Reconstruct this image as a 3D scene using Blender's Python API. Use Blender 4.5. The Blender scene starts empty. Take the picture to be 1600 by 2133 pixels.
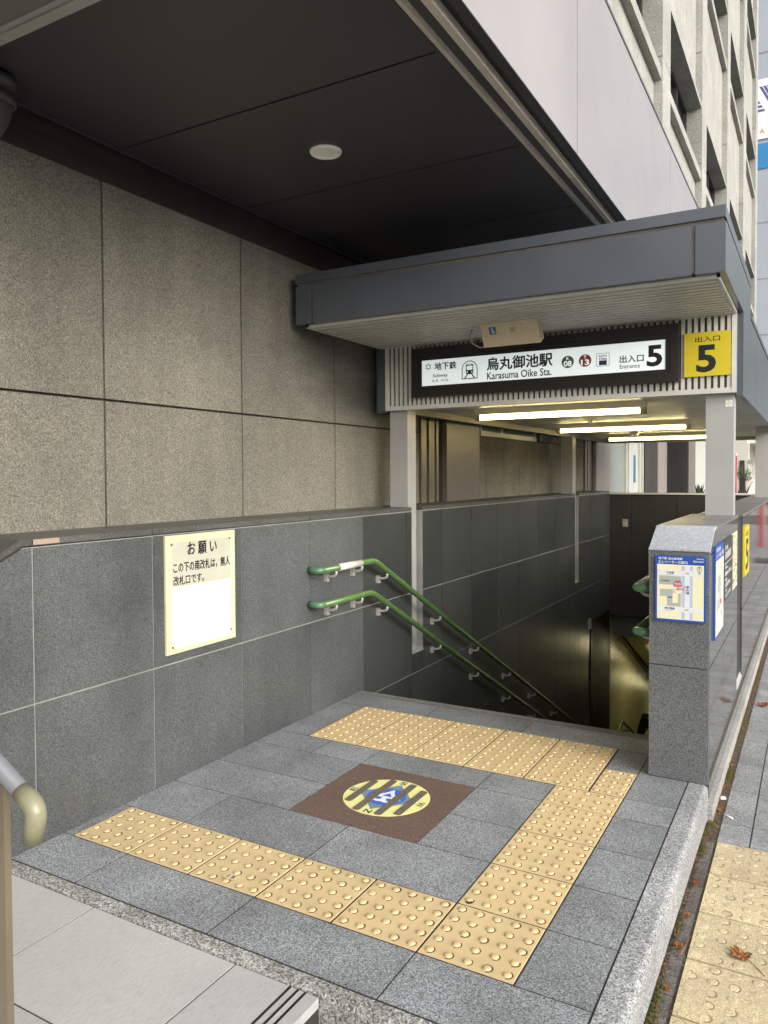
import bpy, bmesh, math, random
from mathutils import Vector, Matrix
random.seed(7)
R = math.radians
SC = bpy.context.scene
COL = SC.collection

# ------------------------------------------------------------------ camera
cam_d = bpy.data.cameras.new("camera"); cam = bpy.data.objects.new("camera", cam_d); COL.objects.link(cam)
Rt = Vector((0.86564798, 0.50062012, -0.00575047)); Up = Vector((-0.00862473, 0.02639572, 0.99961437)); Fw = Vector((-0.50057885, 0.86526456, -0.02716712))
cam.matrix_world = Matrix(((Rt.x, Up.x, -Fw.x, 2.50449), (Rt.y, Up.y, -Fw.y, -1.98641), (Rt.z, Up.z, -Fw.z, 1.39917), (0, 0, 0, 1)))
cam_d.sensor_fit = 'HORIZONTAL'; cam_d.sensor_width = 36.0; cam_d.lens = 36.0 * 1602.567 / 1600
cam_d.shift_x = 27.987 / 1600; cam_d.shift_y = -31.65 / 1600
cam_d.clip_start = 0.05; cam_d.clip_end = 500
SC.camera = cam

# ------------------------------------------------------------------ sky and sun (bright overcast)
W = bpy.data.worlds.new("World"); SC.world = W; W.use_nodes = True
nt = W.node_tree; nt.nodes.clear()
sky = nt.nodes.new('ShaderNodeTexSky'); sky.sky_type = 'NISHITA'; sky.sun_disc = False
SUN_EL, SUN_AZ = 24.0, 112.0          # azimuth clockwise from +Y
sky.sun_elevation = R(SUN_EL); sky.sun_rotation = R(SUN_AZ); sky.air_density = 1.6; sky.dust_density = 4.0
hs = nt.nodes.new('ShaderNodeHueSaturation'); hs.inputs['Saturation'].default_value = 0.30
bg = nt.nodes.new('ShaderNodeBackground'); bg.inputs['Strength'].default_value = 0.15
wo = nt.nodes.new('ShaderNodeOutputWorld')
nt.links.new(sky.outputs[0], hs.inputs['Color']); nt.links.new(hs.outputs[0], bg.inputs['Color']); nt.links.new(bg.outputs[0], wo.inputs['Surface'])
sun_d = bpy.data.lights.new("sun", 'SUN'); sun_d.energy = 1.3; sun_d.angle = R(85); sun_d.color = (1.0, 0.985, 0.96)
sun = bpy.data.objects.new("sun", sun_d); COL.objects.link(sun)
sd = Vector((math.sin(R(SUN_AZ)) * math.cos(R(SUN_EL)), math.cos(R(SUN_AZ)) * math.cos(R(SUN_EL)), math.sin(R(SUN_EL))))
sun.rotation_euler = sd.to_track_quat('Z', 'Y').to_euler()
sun.location = (12, -8, 14)
vs = SC.view_settings; vs.view_transform = 'Standard'; vs.look = 'None'; vs.gamma = 1.0; vs.exposure = 0.98
SC.cycles.max_bounces = 8; SC.cycles.diffuse_bounces = 5; SC.cycles.glossy_bounces = 4
SC.cycles.sample_clamp_indirect = 4.0; SC.cycles.use_denoising = True

# ------------------------------------------------------------------ material helpers
def srgb(r, g, b):
    f = lambda c: (c / 255 / 12.92) if c / 255 <= 0.04045 else ((c / 255 + 0.055) / 1.055) ** 2.4
    return (f(r), f(g), f(b))
def mul(c, k): return tuple(min(1.0, x * k) for x in c)
class NT:
    def __init__(s, name):
        s.m = bpy.data.materials.new(name); s.m.use_nodes = True; s.t = s.m.node_tree
        s.b = s.t.nodes['Principled BSDF']; s.tc = s.n('ShaderNodeTexCoord')
    def n(s, k, **kw):
        x = s.t.nodes.new(k)
        for a, v in kw.items(): setattr(x, a, v)
        return x
    def l(s, a, b): s.t.links.new(a, b)
    def coord(s, scale=(1, 1, 1)):
        mp = s.n('ShaderNodeMapping'); mp.inputs['Scale'].default_value = scale
        s.l(s.tc.outputs['Object'], mp.inputs[0]); return mp.outputs[0]
    def noise(s, scale, detail=3, rough=0.55, stretch=(1, 1, 1)):
        x = s.n('ShaderNodeTexNoise'); x.inputs['Scale'].default_value = scale; x.inputs['Detail'].default_value = detail; x.inputs['Roughness'].default_value = rough
        s.l(s.coord(stretch), x.inputs['Vector']); return x.outputs[0]
    def ramp(s, v, stops, interp='LINEAR'):
        x = s.n('ShaderNodeValToRGB'); x.color_ramp.interpolation = interp; e = x.color_ramp.elements
        while len(e) < len(stops): e.new(0.5)
        for el, (p, c) in zip(e, stops): el.position = p; el.color = (*c, 1)
        s.l(v, x.inputs[0]); return x.outputs[0]
    def mix(s, f, a, b, mode='MIX'):
        x = s.n('ShaderNodeMix', data_type='RGBA', blend_type=mode)
        for sock, v in ((x.inputs[0], f), (x.inputs[6], a), (x.inputs[7], b)):
            if hasattr(v, 'links'): s.l(v, sock)
            elif isinstance(v, tuple): sock.default_value = (*v, 1)
            else: sock.default_value = v
        return x.outputs[2]
    def val(s, v, lo, hi, a=0.0, b=1.0):
        x = s.n('ShaderNodeMapRange'); x.inputs[1].default_value = lo; x.inputs[2].default_value = hi; x.inputs[3].default_value = a; x.inputs[4].default_value = b
        s.l(v, x.inputs[0]); return x.outputs[0]
    def tint(s, col, v, lo, hi):
        """multiply col by a grey factor going lo..hi with v in 0..1"""
        g = s.ramp(v, [(0, (lo,) * 3), (1, (hi,) * 3)])
        return s.mix(1.0, col, g, 'MULTIPLY')
    def island(s): return s.n('ShaderNodeNewGeometry').outputs['Random Per Island']
    def bump(s, v, dist, strength=1.0):
        x = s.n('ShaderNodeBump'); x.inputs['Distance'].default_value = dist; x.inputs['Strength'].default_value = strength
        s.l(v, x.inputs['Height']); s.l(x.outputs[0], s.b.inputs['Normal'])
    def out(s, col=None, rough=None, metal=0.0, spec=None):
        if col is not None:
            if isinstance(col, tuple): s.b.inputs['Base Color'].default_value = (*col, 1)
            else: s.l(col, s.b.inputs['Base Color'])
        if rough is not None:
            if hasattr(rough, 'links'): s.l(rough, s.b.inputs['Roughness'])
            else: s.b.inputs['Roughness'].default_value = rough
        s.b.inputs['Metallic'].default_value = metal
        if spec is not None: s.b.inputs['Specular IOR Level'].default_value = spec
        return s.m

def granite(name, base, contrast=0.9, cell=170.0, rough=0.55, var=0.12, stain=0.2, bump=0.0006, spec=0.5, fleck=None, stain_scale=1.6, streak=0.0):
    t = NT(name)
    v = t.n('ShaderNodeTexVoronoi'); v.inputs['Scale'].default_value = cell; t.l(t.coord(), v.inputs['Vector'])
    sep = t.n('ShaderNodeSeparateColor'); t.l(v.outputs['Color'], sep.inputs[0])
    n1 = t.noise(cell * 0.45, 3, 0.7)
    mixv = t.n('ShaderNodeMath', operation='MULTIPLY_ADD'); t.l(sep.outputs[0], mixv.inputs[0]); mixv.inputs[1].default_value = 0.6
    t.l(t.val(n1, 0.25, 0.75, 0.0, 0.4), mixv.inputs[2])
    k = contrast
    col = t.ramp(mixv.outputs[0], [(0.08, mul(base, max(0.0, 1 - 0.85 * k))), (0.38, mul(base, 1 - 0.25 * k)), (0.66, mul(base, 1 + 0.3 * k)), (0.92, mul(base, 1 + 1.1 * k))])
    if fleck: col = t.mix(t.val(t.noise(cell * 0.25, 2, 0.5), 0.66, 0.70), col, fleck)
    col = t.tint(col, t.island(), 1 - var, 1 + var)
    s1 = t.val(t.noise(stain_scale, 6, 0.62), 0.32, 0.68)
    col = t.tint(col, s1, 1 - stain, 1 + stain * 0.4)
    if streak:
        st = t.val(t.noise(3.0, 5, 0.6, (2.2, 2.2, 0.12)), 0.30, 0.85)
        col = t.tint(col, st, 1.0, 1 - streak)
    t.bump(mixv.outputs[0], bump)
    r = t.val(t.noise(2.5, 4), 0.3, 0.7, rough * 0.93, min(1, rough * 1.1))
    return t.out(col, r, spec=spec)

def paint(name, col, rough=0.45, metal=0.0, var=0.10, scale=2.5, dirt=0.0, dirtcol=(0.05, 0.045, 0.035), bump=0.0, streak=0.0, spec=None, fine=0.04):
    t = NT(name)
    n1 = t.val(t.noise(scale, 5, 0.6), 0.3, 0.7)
    c = t.tint(t.mix(0.0, col, col), n1, 1 - var, 1 + var * 0.5)
    c = t.tint(c, t.noise(160, 2), 1 - fine, 1 + fine)
    if streak: c = t.tint(c, t.val(t.noise(4, 5, 0.65, (3, 3, 0.15)), 0.30, 0.85), 1.0, 1 - streak)
    if dirt: c = t.mix(t.val(t.noise(9, 6, 0.7), 0.58, 0.75, 0, dirt), c, dirtcol)
    if bump: t.bump(t.noise(60, 4), bump)
    r = t.val(t.noise(2.0, 3), 0.3, 0.7, rough * 0.92, min(1, rough * 1.1))
    return t.out(c, r, metal, spec)

def emit(name, col, strength):
    t = NT(name); t.b.inputs['Emission Color'].default_value = (*col, 1); t.b.inputs['Emission Strength'].default_value = strength
    return t.out(col, 0.5)

M = {}
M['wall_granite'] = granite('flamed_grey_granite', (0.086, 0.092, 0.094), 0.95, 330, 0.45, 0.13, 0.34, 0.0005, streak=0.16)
M['pillar_granite'] = granite('speckled_grey_granite', (0.105, 0.110, 0.115), 1.15, 430, 0.6, 0.05, 0.10, 0.0006)
M['cap_granite'] = granite('pale_flamed_granite', (0.36, 0.38, 0.41), 0.5, 300, 0.6, 0.05, 0.10, 0.0006)
M['coping'] = granite('weathered_coping_granite', (0.080, 0.079, 0.074), 0.7, 260, 0.42, 0.12, 0.4, 0.0004)
M['coping_right'] = granite('honed_coping_granite', (0.155, 0.152, 0.145), 0.5, 240, 0.36, 0.06, 0.25, 0.0001, streak=0.0)
M['polished'] = granite('polished_black_granite', (0.075, 0.075, 0.072), 0.5, 300, 0.055, 0.16, 0.12, 0.0, spec=0.95)
M['shaft_granite'] = granite('darker_shaft_granite', (0.056, 0.060, 0.058), 0.6, 400, 0.30, 0.16, 0.25, 0.0, streak=0.12)  # darker, smoother version of the low wall's granite
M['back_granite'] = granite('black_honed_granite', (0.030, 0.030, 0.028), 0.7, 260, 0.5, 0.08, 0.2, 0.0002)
M['floor'] = granite('grey_floor_granite', (0.215, 0.228, 0.242), 1.15, 330, 0.6, 0.12, 0.30, 0.0007, stain_scale=2.6)
M['nosing'] = granite('step_granite', (0.15, 0.15, 0.145), 0.7, 250, 0.6, 0.06, 0.2, 0.0005)
M['kerb'] = granite('pale_kerb_granite', (0.295, 0.30, 0.305), 1.1, 270, 0.7, 0.05, 0.26, 0.0010, stain_scale=3.5)
M['rough_kerb'] = granite('rough_kerb_granite', (0.30, 0.295, 0.275), 1.15, 215, 0.8, 0.06, 0.30, 0.003, stain_scale=5)
M['plinth'] = granite('plinth_granite', (0.34, 0.33, 0.31), 0.5, 200, 0.7, 0.06, 0.25, 0.001)
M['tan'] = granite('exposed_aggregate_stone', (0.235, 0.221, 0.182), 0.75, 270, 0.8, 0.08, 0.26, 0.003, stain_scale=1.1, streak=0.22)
def dark_blotches(m):
    # darker blotches on the stone round the canopy end (y about 2 to 3.4 m, below and beside the fascia)
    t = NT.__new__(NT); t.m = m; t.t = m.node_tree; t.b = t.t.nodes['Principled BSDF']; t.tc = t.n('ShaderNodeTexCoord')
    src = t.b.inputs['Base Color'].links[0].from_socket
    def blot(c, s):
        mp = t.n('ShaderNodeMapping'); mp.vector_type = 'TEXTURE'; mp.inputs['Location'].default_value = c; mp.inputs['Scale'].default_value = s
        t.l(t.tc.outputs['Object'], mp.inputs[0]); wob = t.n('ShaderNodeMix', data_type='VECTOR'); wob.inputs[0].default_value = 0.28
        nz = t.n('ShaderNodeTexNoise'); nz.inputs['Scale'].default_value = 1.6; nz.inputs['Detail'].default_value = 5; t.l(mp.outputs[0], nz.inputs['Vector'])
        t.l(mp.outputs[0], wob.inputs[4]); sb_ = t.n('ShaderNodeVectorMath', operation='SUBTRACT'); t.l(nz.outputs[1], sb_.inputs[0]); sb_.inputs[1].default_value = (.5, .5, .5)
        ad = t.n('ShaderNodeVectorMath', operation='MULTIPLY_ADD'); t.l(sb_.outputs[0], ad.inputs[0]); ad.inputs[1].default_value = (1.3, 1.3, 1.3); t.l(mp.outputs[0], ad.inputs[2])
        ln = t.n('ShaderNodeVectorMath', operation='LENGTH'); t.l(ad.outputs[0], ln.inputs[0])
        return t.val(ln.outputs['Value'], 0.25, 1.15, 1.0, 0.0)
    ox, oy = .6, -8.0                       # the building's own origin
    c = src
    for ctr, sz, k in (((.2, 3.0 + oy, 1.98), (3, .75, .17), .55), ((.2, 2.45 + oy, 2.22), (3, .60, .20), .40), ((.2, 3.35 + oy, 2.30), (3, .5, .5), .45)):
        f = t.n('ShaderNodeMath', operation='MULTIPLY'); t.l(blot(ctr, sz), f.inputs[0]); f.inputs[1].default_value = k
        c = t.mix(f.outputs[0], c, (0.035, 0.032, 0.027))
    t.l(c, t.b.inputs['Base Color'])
dark_blotches(M['tan'])

M['grey_stone'] = granite('grey_aggregate_stone', (0.24, 0.225, 0.19), 0.75, 170, 0.8, 0.10, 0.35, 0.003, streak=0.35)
M['facade'] = granite('pale_facade_stone', (0.32, 0.315, 0.29), 0.40, 90, 0.8, 0.08, 0.18, 0.001, streak=0.12)
M['facade_rough'] = granite('grey_facade_stone', (0.20, 0.20, 0.195), 0.6, 70, 0.8, 0.05, 0.15, 0.002)
M['brown_tile'] = granite('brown_floor_granite', (0.125, 0.082, 0.066), 0.55, 260, 0.6, 0.05, 0.12, 0.0004)
M['paver'] = granite('grey_concrete_paver', (0.245, 0.25, 0.255), 0.9, 330, 0.8, 0.10, 0.25, 0.0012, stain_scale=4)
M['gutter'] = granite('dirty_gutter_paver', (0.125, 0.125, 0.12), 0.8, 330, 0.85, 0.15, 0.45, 0.002, stain_scale=8)
M['tactile'] = paint('yellow_tactile_tile', (0.60, 0.455, 0.245), 0.5, 0, 0.14, 9, 0.35, (0.25, 0.165, 0.07))
M['grime_and_shade'] = paint('grime_shade_crescent', (0.12, 0.078, 0.033), 0.8, 0, 0.3, 30)
M['tactile_pale'] = granite('worn_yellow_concrete_tile', (0.56, 0.465, 0.29), 0.5, 380, 0.85, 0.10, 0.22, 0.0012, stain_scale=6)
M['grime_and_shade_pale'] = paint('pale_grime_shade_crescent', (0.30, 0.24, 0.13), 0.9, 0, 0.3, 30)
M['grout_light'] = paint('pale_grout', (0.30, 0.30, 0.285), 0.8, 0, 0.25, 4)
M['grout_dark'] = paint('dark_grout', (0.030, 0.027, 0.024), 0.9, 0, 0.3, 5)
M['soffit_dark'] = paint('dark_brown_soffit_metal', (0.050, 0.047, 0.052), 0.36, 0.0, 0.16, 1.2, spec=0.5)
M['maroon'] = paint('maroon_trim_metal', (0.050, 0.034, 0.035), 0.32, 0, 0.15, 2)
M['black'] = paint('black_metal', (0.012, 0.011, 0.011), 0.4, 0, 0.2, 6)
M['pink'] = paint('pinkish_metal_panel', (0.315, 0.295, 0.300), 0.34, 0.15, 0.14, 0.8, streak=0.0, fine=0.01)
M['rail_metal'] = paint('champagne_rail_metal', (0.66, 0.60, 0.52), 0.35, 0.15, 0.12, 3, dirt=0.3)
M['canopy'] = paint('slate_blue_canopy_panel', (0.100, 0.114, 0.134), 0.30, 0.25, 0.08, 2.0, streak=0.05, fine=0.01)
M['canopy_side'] = M['canopy']
M['seal'] = paint('weathered_sealant', (0.10, 0.09, 0.08), 0.8, 0, 0.3, 14)
M['white_rib'] = paint('off_white_ribbed_metal', (0.58, 0.565, 0.52), 0.45, 0, 0.14, 3, dirt=0.25)
M['rib_back'] = paint('dark_rib_groove', (0.10, 0.095, 0.082), 0.7, 0, 0.3, 8)  # dark backing behind the gaps between ribs
M['post'] = paint('pale_grey_post_paint', (0.36, 0.36, 0.352), 0.4, 0, 0.08, 3, streak=0.05)
M['fixture'] = paint('white_lamp_housing', (0.72, 0.68, 0.55), 0.4, 0, 0.08, 5)
M['tube'] = emit('lit_fluorescent_tube', (1.0, 0.83, 0.38), 14.0)
M['corr_light'] = emit('lit_corridor_lamp', (1.0, 0.90, 0.50), 7.0)
M['socket'] = paint('grey_lamp_socket', (0.35, 0.33, 0.28), 0.5)
M['sign_black'] = paint('dark_bronze_sign_frame', (0.017, 0.014, 0.012), 0.38, 0, 0.2, 5)
t = NT('backlit_sign_face'); t.b.inputs['Emission Color'].default_value = (0.80, 0.90, 0.90, 1); t.b.inputs['Emission Strength'].default_value = 0.27
M['sign_face'] = t.out((0.72, 0.76, 0.76), 0.35)
M['ink'] = paint('black_ink', (0.012, 0.012, 0.013), 0.4, fine=0.0)
M['ink_white'] = paint('white_ink', (0.75, 0.75, 0.74), 0.45, fine=0.0)
M['ink_green'] = paint('green_ink', (0.055, 0.15, 0.045), 0.4)
M['ink_red'] = paint('brick_red_ink', (0.33, 0.055, 0.025), 0.4)
M['ink_purple'] = paint('purple_ink', (0.06, 0.02, 0.12), 0.4)
M['sign_yellow'] = paint('yellow_sign_sheet', (0.58, 0.47, 0.02), 0.4, 0, 0.06, 4)
M['beige'] = paint('beige_enamel_box', (0.58, 0.49, 0.34), 0.4, 0, 0.06, 5)
M['sticker_blue'] = paint('blue_sticker', (0.02, 0.14, 0.27), 0.4)
M['board'] = paint('yellowed_acrylic_board', (0.60, 0.55, 0.37), 0.3, 0, 0.12, 4)
M['board_grey'] = paint('faded_notice_paper', (0.45, 0.44, 0.36), 0.35, 0, 0.08, 6)
M['board_white'] = paint('white_cover_sheet', (0.74, 0.73, 0.65), 0.4, 0, 0.02, 4)
M['rust'] = paint('rusty_screw', (0.16, 0.11, 0.07), 0.6)
M['green'] = paint('green_rail_vinyl', (0.085, 0.165, 0.050), 0.24, 0, 0.10, 7, spec=0.6)
M['green_cap'] = paint('green_rail_end_cap', (0.085, 0.185, 0.105), 0.25, 0, 0.08, 7)
M['rail_white'] = paint('white_rail_sleeve', (0.62, 0.58, 0.54), 0.35)
M['bracket'] = paint('grey_rail_bracket', (0.44, 0.43, 0.41), 0.35, 0.2)
M['map_blue'] = paint('blue_map_border', (0.018, 0.075, 0.33), 0.35, 0, 0.08, 12)
M['map_cream'] = paint('cream_map_sheet', (0.74, 0.70, 0.47), 0.35, 0, 0.05, 14)
M['map_white'] = paint('white_map_edge', (0.78, 0.77, 0.72), 0.35)
M['map_road'] = paint('pale_map_road', (0.66, 0.69, 0.72), 0.35)
M['map_lilac'] = paint('lilac_map_strip', (0.43, 0.48, 0.70), 0.35)
M['map_grey'] = paint('grey_map_block', (0.36, 0.40, 0.38), 0.35)
M['map_red'] = paint('red_map_marker', (0.58, 0.02, 0.05), 0.35)
M['dark_sign'] = paint('charcoal_sign_plate', (0.045, 0.043, 0.042), 0.35)
M['orange'] = paint('orange_ink', (0.75, 0.25, 0.03), 0.5)
M['steel'] = paint('steel_wood_reflection', (0.40, 0.33, 0.24), 0.34, 0.8, 0.14, 3)  # stainless steel; the tan colour stands for wood mirrored in it
M['rail_grey'] = paint('grey_vinyl_rail', (0.145, 0.155, 0.17), 0.4, 0, 0.10, 5, spec=0.3)
M['elbow'] = paint('olive_plastic_elbow', (0.22, 0.21, 0.135), 0.3, 0, 0.2, 16)
M['pipe'] = paint('dark_grey_drain_pipe', (0.055, 0.055, 0.058), 0.5, 0, 0.2, 8, dirt=0.5, dirtcol=(0.30, 0.29, 0.26))
M['grey_soffit'] = paint('grey_green_soffit', (0.16, 0.165, 0.15), 0.5, 0, 0.08, 2)
M['white_trim'] = paint('grey_white_trim', (0.36, 0.36, 0.33), 0.45, 0, 0.12, 6)
M['downlight'] = paint('white_downlight_ring', (0.90, 0.89, 0.86), 0.35)
M['downlight_in'] = paint('pale_reflector', (0.88, 0.86, 0.78), 0.3)
M['brown_panel'] = paint('taupe_metal_panel', (0.165, 0.140, 0.128), 0.4, 0.1, 0.12, 2, fine=0.0)
M['strip_metal'] = paint('bronze_strip_metal', (0.20, 0.17, 0.125), 0.4, 0.4, 0.15, 4)
M['frame_white'] = paint('white_aluminium_frame', (0.52, 0.53, 0.48), 0.4, 0.1, 0.1, 4)
M['dark_panel'] = paint('dark_grey_panel', (0.050, 0.047, 0.046), 0.7, 0, 0.02, 1, spec=0.15, fine=0.0)
M['bay_dark'] = paint('near_black_bay', (0.022, 0.020, 0.020), 0.8, 0, 0.0, 1, spec=0.05, fine=0.0)  # plain near-black bay colour
M['white_wall'] = paint('cream_plaster', (0.62, 0.60, 0.54), 0.7, 0, 0.1, 1.5)
M['sheet_grey'] = paint('grey_scaffold_sheet', (0.36, 0.39, 0.45), 0.7, 0, 0.08, 0.5, streak=0.08)
M['sheet_blue'] = paint('blue_scaffold_sheet', (0.03, 0.22, 0.50), 0.5, 0, 0.15, 0.7)
M['sheet_white'] = paint('white_banner', (0.78, 0.79, 0.80), 0.6, 0, 0.03, 0.6)
M['navy'] = paint('navy_banner_print', (0.10, 0.10, 0.26), 0.6)
M['asphalt'] = paint('asphalt', (0.10, 0.10, 0.10), 0.9, 0, 0.2, 2, bump=0.004, fine=0.4)
M['ground'] = paint('street_ground', (0.26, 0.26, 0.25), 0.9, 0, 0.2, 1.5)
M['medal'] = paint('pale_yellow_floor_sheet', (0.74, 0.72, 0.30), 0.5, 0, 0.05, 16)
M['medal_blue'] = paint('blue_floor_print', (0.035, 0.13, 0.55), 0.5, 0, 0.06, 16)
M['medal_slate'] = paint('slate_blue_floor_print', (0.16, 0.24, 0.33), 0.5, 0, 0.15, 30)
M['grit'] = granite('gritty_anti_slip_tape', (0.125, 0.100, 0.075), 0.7, 320, 0.85, 0.06, 0.15, 0.0008)
M['ink_dgreen'] = paint('dark_green_print', (0.02, 0.10, 0.08), 0.5)
M['ink_slate'] = paint('slate_print', (0.10, 0.12, 0.16), 0.5)
M['leaf'] = paint('dry_brown_leaf', (0.28, 0.105, 0.03), 0.7, 0, 0.35, 40)
M['leaf_orange'] = paint('dry_orange_leaf', (0.42, 0.13, 0.025), 0.7, 0, 0.35, 60)
M['leaf_crumb'] = paint('leaf_crumbs', (0.19, 0.10, 0.05), 0.85, 0, 0.4, 40)
M['moss'] = paint('moss', (0.10, 0.125, 0.015), 0.95, 0, 0.5, 50)
M['soil'] = paint('gutter_dirt', (0.075, 0.062, 0.045), 0.95, 0, 0.4, 30, bump=0.003)
M['paper'] = paint('white_paper_scrap', (0.8, 0.8, 0.82), 0.7)
M['bark'] = paint('bark', (0.09, 0.07, 0.05), 0.9, 0, 0.3, 10)
M['foliage'] = paint('green_foliage', (0.055, 0.105, 0.030), 0.7, 0, 0.4, 3)
M['skin'] = paint('skin', (0.50, 0.31, 0.22), 0.5)
M['cloth'] = paint('black_cloth', (0.008, 0.008, 0.009), 0.9)
M['cloth_navy'] = paint('dark_navy_cloth', (0.012, 0.013, 0.020), 0.9)
M['hair'] = paint('black_hair', (0.006, 0.005, 0.005), 0.55)
M['corr_ceiling'] = paint('slatted_corridor_ceiling', (0.42, 0.38, 0.24), 0.5, 0, 0.1, 3)
M['recess_dark'] = paint('dark_recess_panel', (0.016, 0.014, 0.008), 0.5, 0.0, 0.15, 2, spec=0.15)
M['gold_strip'] = paint('brass_edge_strip', (0.40, 0.33, 0.14), 0.35, 0.6)
M['opp'] = paint('beige_street_facade', (0.48, 0.43, 0.36), 0.7, 0, 0.1, 0.3)
M['glass_dark'] = NT('dark_window_glass').out((0.015, 0.018, 0.02), 0.04, spec=0.8)
M['glass'] = NT('glass_street_reflection').out((0.26, 0.29, 0.25), 0.03, spec=1.4)  # pale green base stands in for the bright street mirrored in the panes
# grey entrance tile with fine directional grain
t = NT('pale_grained_tile')
gn = t.noise(70, 6, 0.75, (3.0, 0.5, 1)); c = t.ramp(gn, [(0.25, (0.31, 0.31, 0.305)), (0.5, (0.42, 0.42, 0.41)), (0.75, (0.48, 0.48, 0.47))])
c = t.tint(c, t.island(), 0.94, 1.05); c = t.mix(t.val(t.noise(90, 3, 0.6, (3, 0.8, 1)), 0.69, 0.74, 0, 0.7), c, (0.09, 0.085, 0.08)); t.bump(gn, 0.0008)
M['entr_tile'] = t.out(t.tint(c, t.val(t.noise(1.5, 4), .3, .7), 0.88, 1.05), 0.55)
# corridor wall: pale glossy enamel
t = NT('cream_enamel_panel')
c = t.tint(t.mix(0.0, (0.46, 0.42, 0.26), (0, 0, 0)), t.val(t.noise(2, 4), 0.3, 0.7), 0.8, 1.1)
M['corr_wall'] = t.out(c, 0.33, spec=0.5)

# ------------------------------------------------------------------ mesh helpers
class B:
    def __init__(s): s.bm = bmesh.new()
    def box(s, x0, x1, y0, y1, z0, z1):
        v = [s.bm.verts.new((x, y, z)) for x in (x0, x1) for y in (y0, y1) for z in (z0, z1)]
        for f in ((0, 1, 3, 2), (4, 6, 7, 5), (0, 4, 5, 1), (2, 3, 7, 6), (0, 2, 6, 4), (1, 5, 7, 3)): s.bm.faces.new([v[i] for i in f])
        return s
    def face(s, pts): s.bm.faces.new([s.bm.verts.new(p) for p in pts]); return s
    def prism(s, poly, ax, a0, a1):
        """poly: 2-D points in the two other axes (in x,y,z order); extruded along axis ax"""
        def P(p, a):
            q = list(p); q.insert(ax, a); return q
        A = [s.bm.verts.new(P(p, a0)) for p in poly]; C = [s.bm.verts.new(P(p, a1)) for p in poly]
        n = len(poly)
        s.bm.faces.new(A); s.bm.faces.new(C[::-1])
        for i in range(n): s.bm.faces.new([A[i], C[i], C[(i + 1) % n], A[(i + 1) % n]])
        return s
    def tube(s, path, r, n=14, caps=True, radii=None):
        P = [Vector(p) for p in path]; rings = []
        d0 = (P[1] - P[0]).normalized(); u = d0.orthogonal().normalized()
        for i, p in enumerate(P):
            d = ((P[i] - P[i - 1]).normalized() if i else Vector()) + ((P[i + 1] - P[i]).normalized() if i + 1 < len(P) else Vector())
            d.normalize(); u = (u - d * u.dot(d)).normalized(); w = d.cross(u)
            rr = radii[i] if radii else r
            rings.append([s.bm.verts.new(p + (u * math.cos(2 * math.pi * k / n) + w * math.sin(2 * math.pi * k / n)) * rr) for k in range(n)])
        for a, b in zip(rings, rings[1:]):
            for k in range(n):
                f = s.bm.faces.new([a[k], a[(k + 1) % n], b[(k + 1) % n], b[k]]); f.smooth = True
        if caps: s.bm.faces.new(rings[0][::-1]); s.bm.faces.new(rings[-1])
        return s
    def lathe(s, prof, c, n=24, ax='z', smooth=True):
        """prof: (radius, height) points revolved about a vertical axis through c"""
        c = Vector(c); rings = []
        for r, h in prof:
            rings.append([s.bm.verts.new(c + (Vector((r * math.cos(2 * math.pi * k / n), r * math.sin(2 * math.pi * k / n), h)))) for k in range(n)] if r > 1e-6 else [s.bm.verts.new(c + Vector((0, 0, h)))])
        for a, b in zip(rings, rings[1:]):
            for k in range(n):
                q = [a[k % len(a)], a[(k + 1) % len(a)], b[(k + 1) % len(b)], b[k % len(b)]]
                q = list(dict.fromkeys(q))
                if len(q) > 2:
                    f = s.bm.faces.new(q); f.smooth = smooth
        return s
    def poly3(s, pts2, O, Rv, Uv, th=0.0):
        """2-D outline laid in the plane O + a*R + b*U, thickness th behind it"""
        O, Rv, Uv = Vector(O), Vector(Rv), Vector(Uv); N = Rv.cross(Uv)
        A = [s.bm.verts.new(O + Rv * a + Uv * b) for a, b in pts2]
        s.bm.faces.new(A)
        if th:
            C = [s.bm.verts.new(O + Rv * a + Uv * b - N * th) for a, b in pts2]; n = len(A)
            s.bm.faces.new(C[::-1])
            for i in range(n): s.bm.faces.new([A[i], C[i], C[(i + 1) % n], A[(i + 1) % n]])
        return s
    def text(s, body, O, Rv, Uv, x0, x1, y0, y1, bold=0.0, rot=0.0):
        """lettering fitted to the box x0..x1, y0..y1 of the plane O,R,U"""
        cu = bpy.data.curves.new('lettering', 'FONT'); cu.body = body; cu.size = 1.0; wide = not body.isascii(); cu.offset = 0.0 if wide else bold; cu.resolution_u = 3
        ob = bpy.data.objects.new('lettering', cu)
        me = bpy.data.meshes.new_from_object(ob)
        V = [(v.co.x, v.co.y) for v in me.vertices]
        if V:
            if rot:
                cr, sr = math.cos(rot), math.sin(rot); V = [(a * cr - b * sr, a * sr + b * cr) for a, b in V]
            ax, bx = min(v[0] for v in V), max(v[0] for v in V); ay, by = min(v[1] for v in V), max(v[1] for v in V)
            O, Rv, Uv = Vector(O), Vector(Rv), Vector(Uv)
            Nv = Rv.cross(Uv); dl = bold * (y1 - y0) if wide else 0
            sh = [(0, 0)] if dl == 0 else [(-dl, 0), (dl, 0), (0, dl), (0, -dl)]
            for q_, (sx_, sy_) in enumerate(sh):
                bv = [s.bm.verts.new(O + Nv * (q_ * .00005) + Rv * (sx_ + x0 + (a - ax) / max(bx - ax, 1e-6) * (x1 - x0)) + Uv * (sy_ + y0 + (b - ay) / max(by - ay, 1e-6) * (y1 - y0))) for a, b in V]
                for p in me.polygons:
                    try: s.bm.faces.new([bv[i] for i in p.vertices])
                    except ValueError: pass
        bpy.data.objects.remove(ob); bpy.data.curves.remove(cu); bpy.data.meshes.remove(me)
        return s
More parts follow.
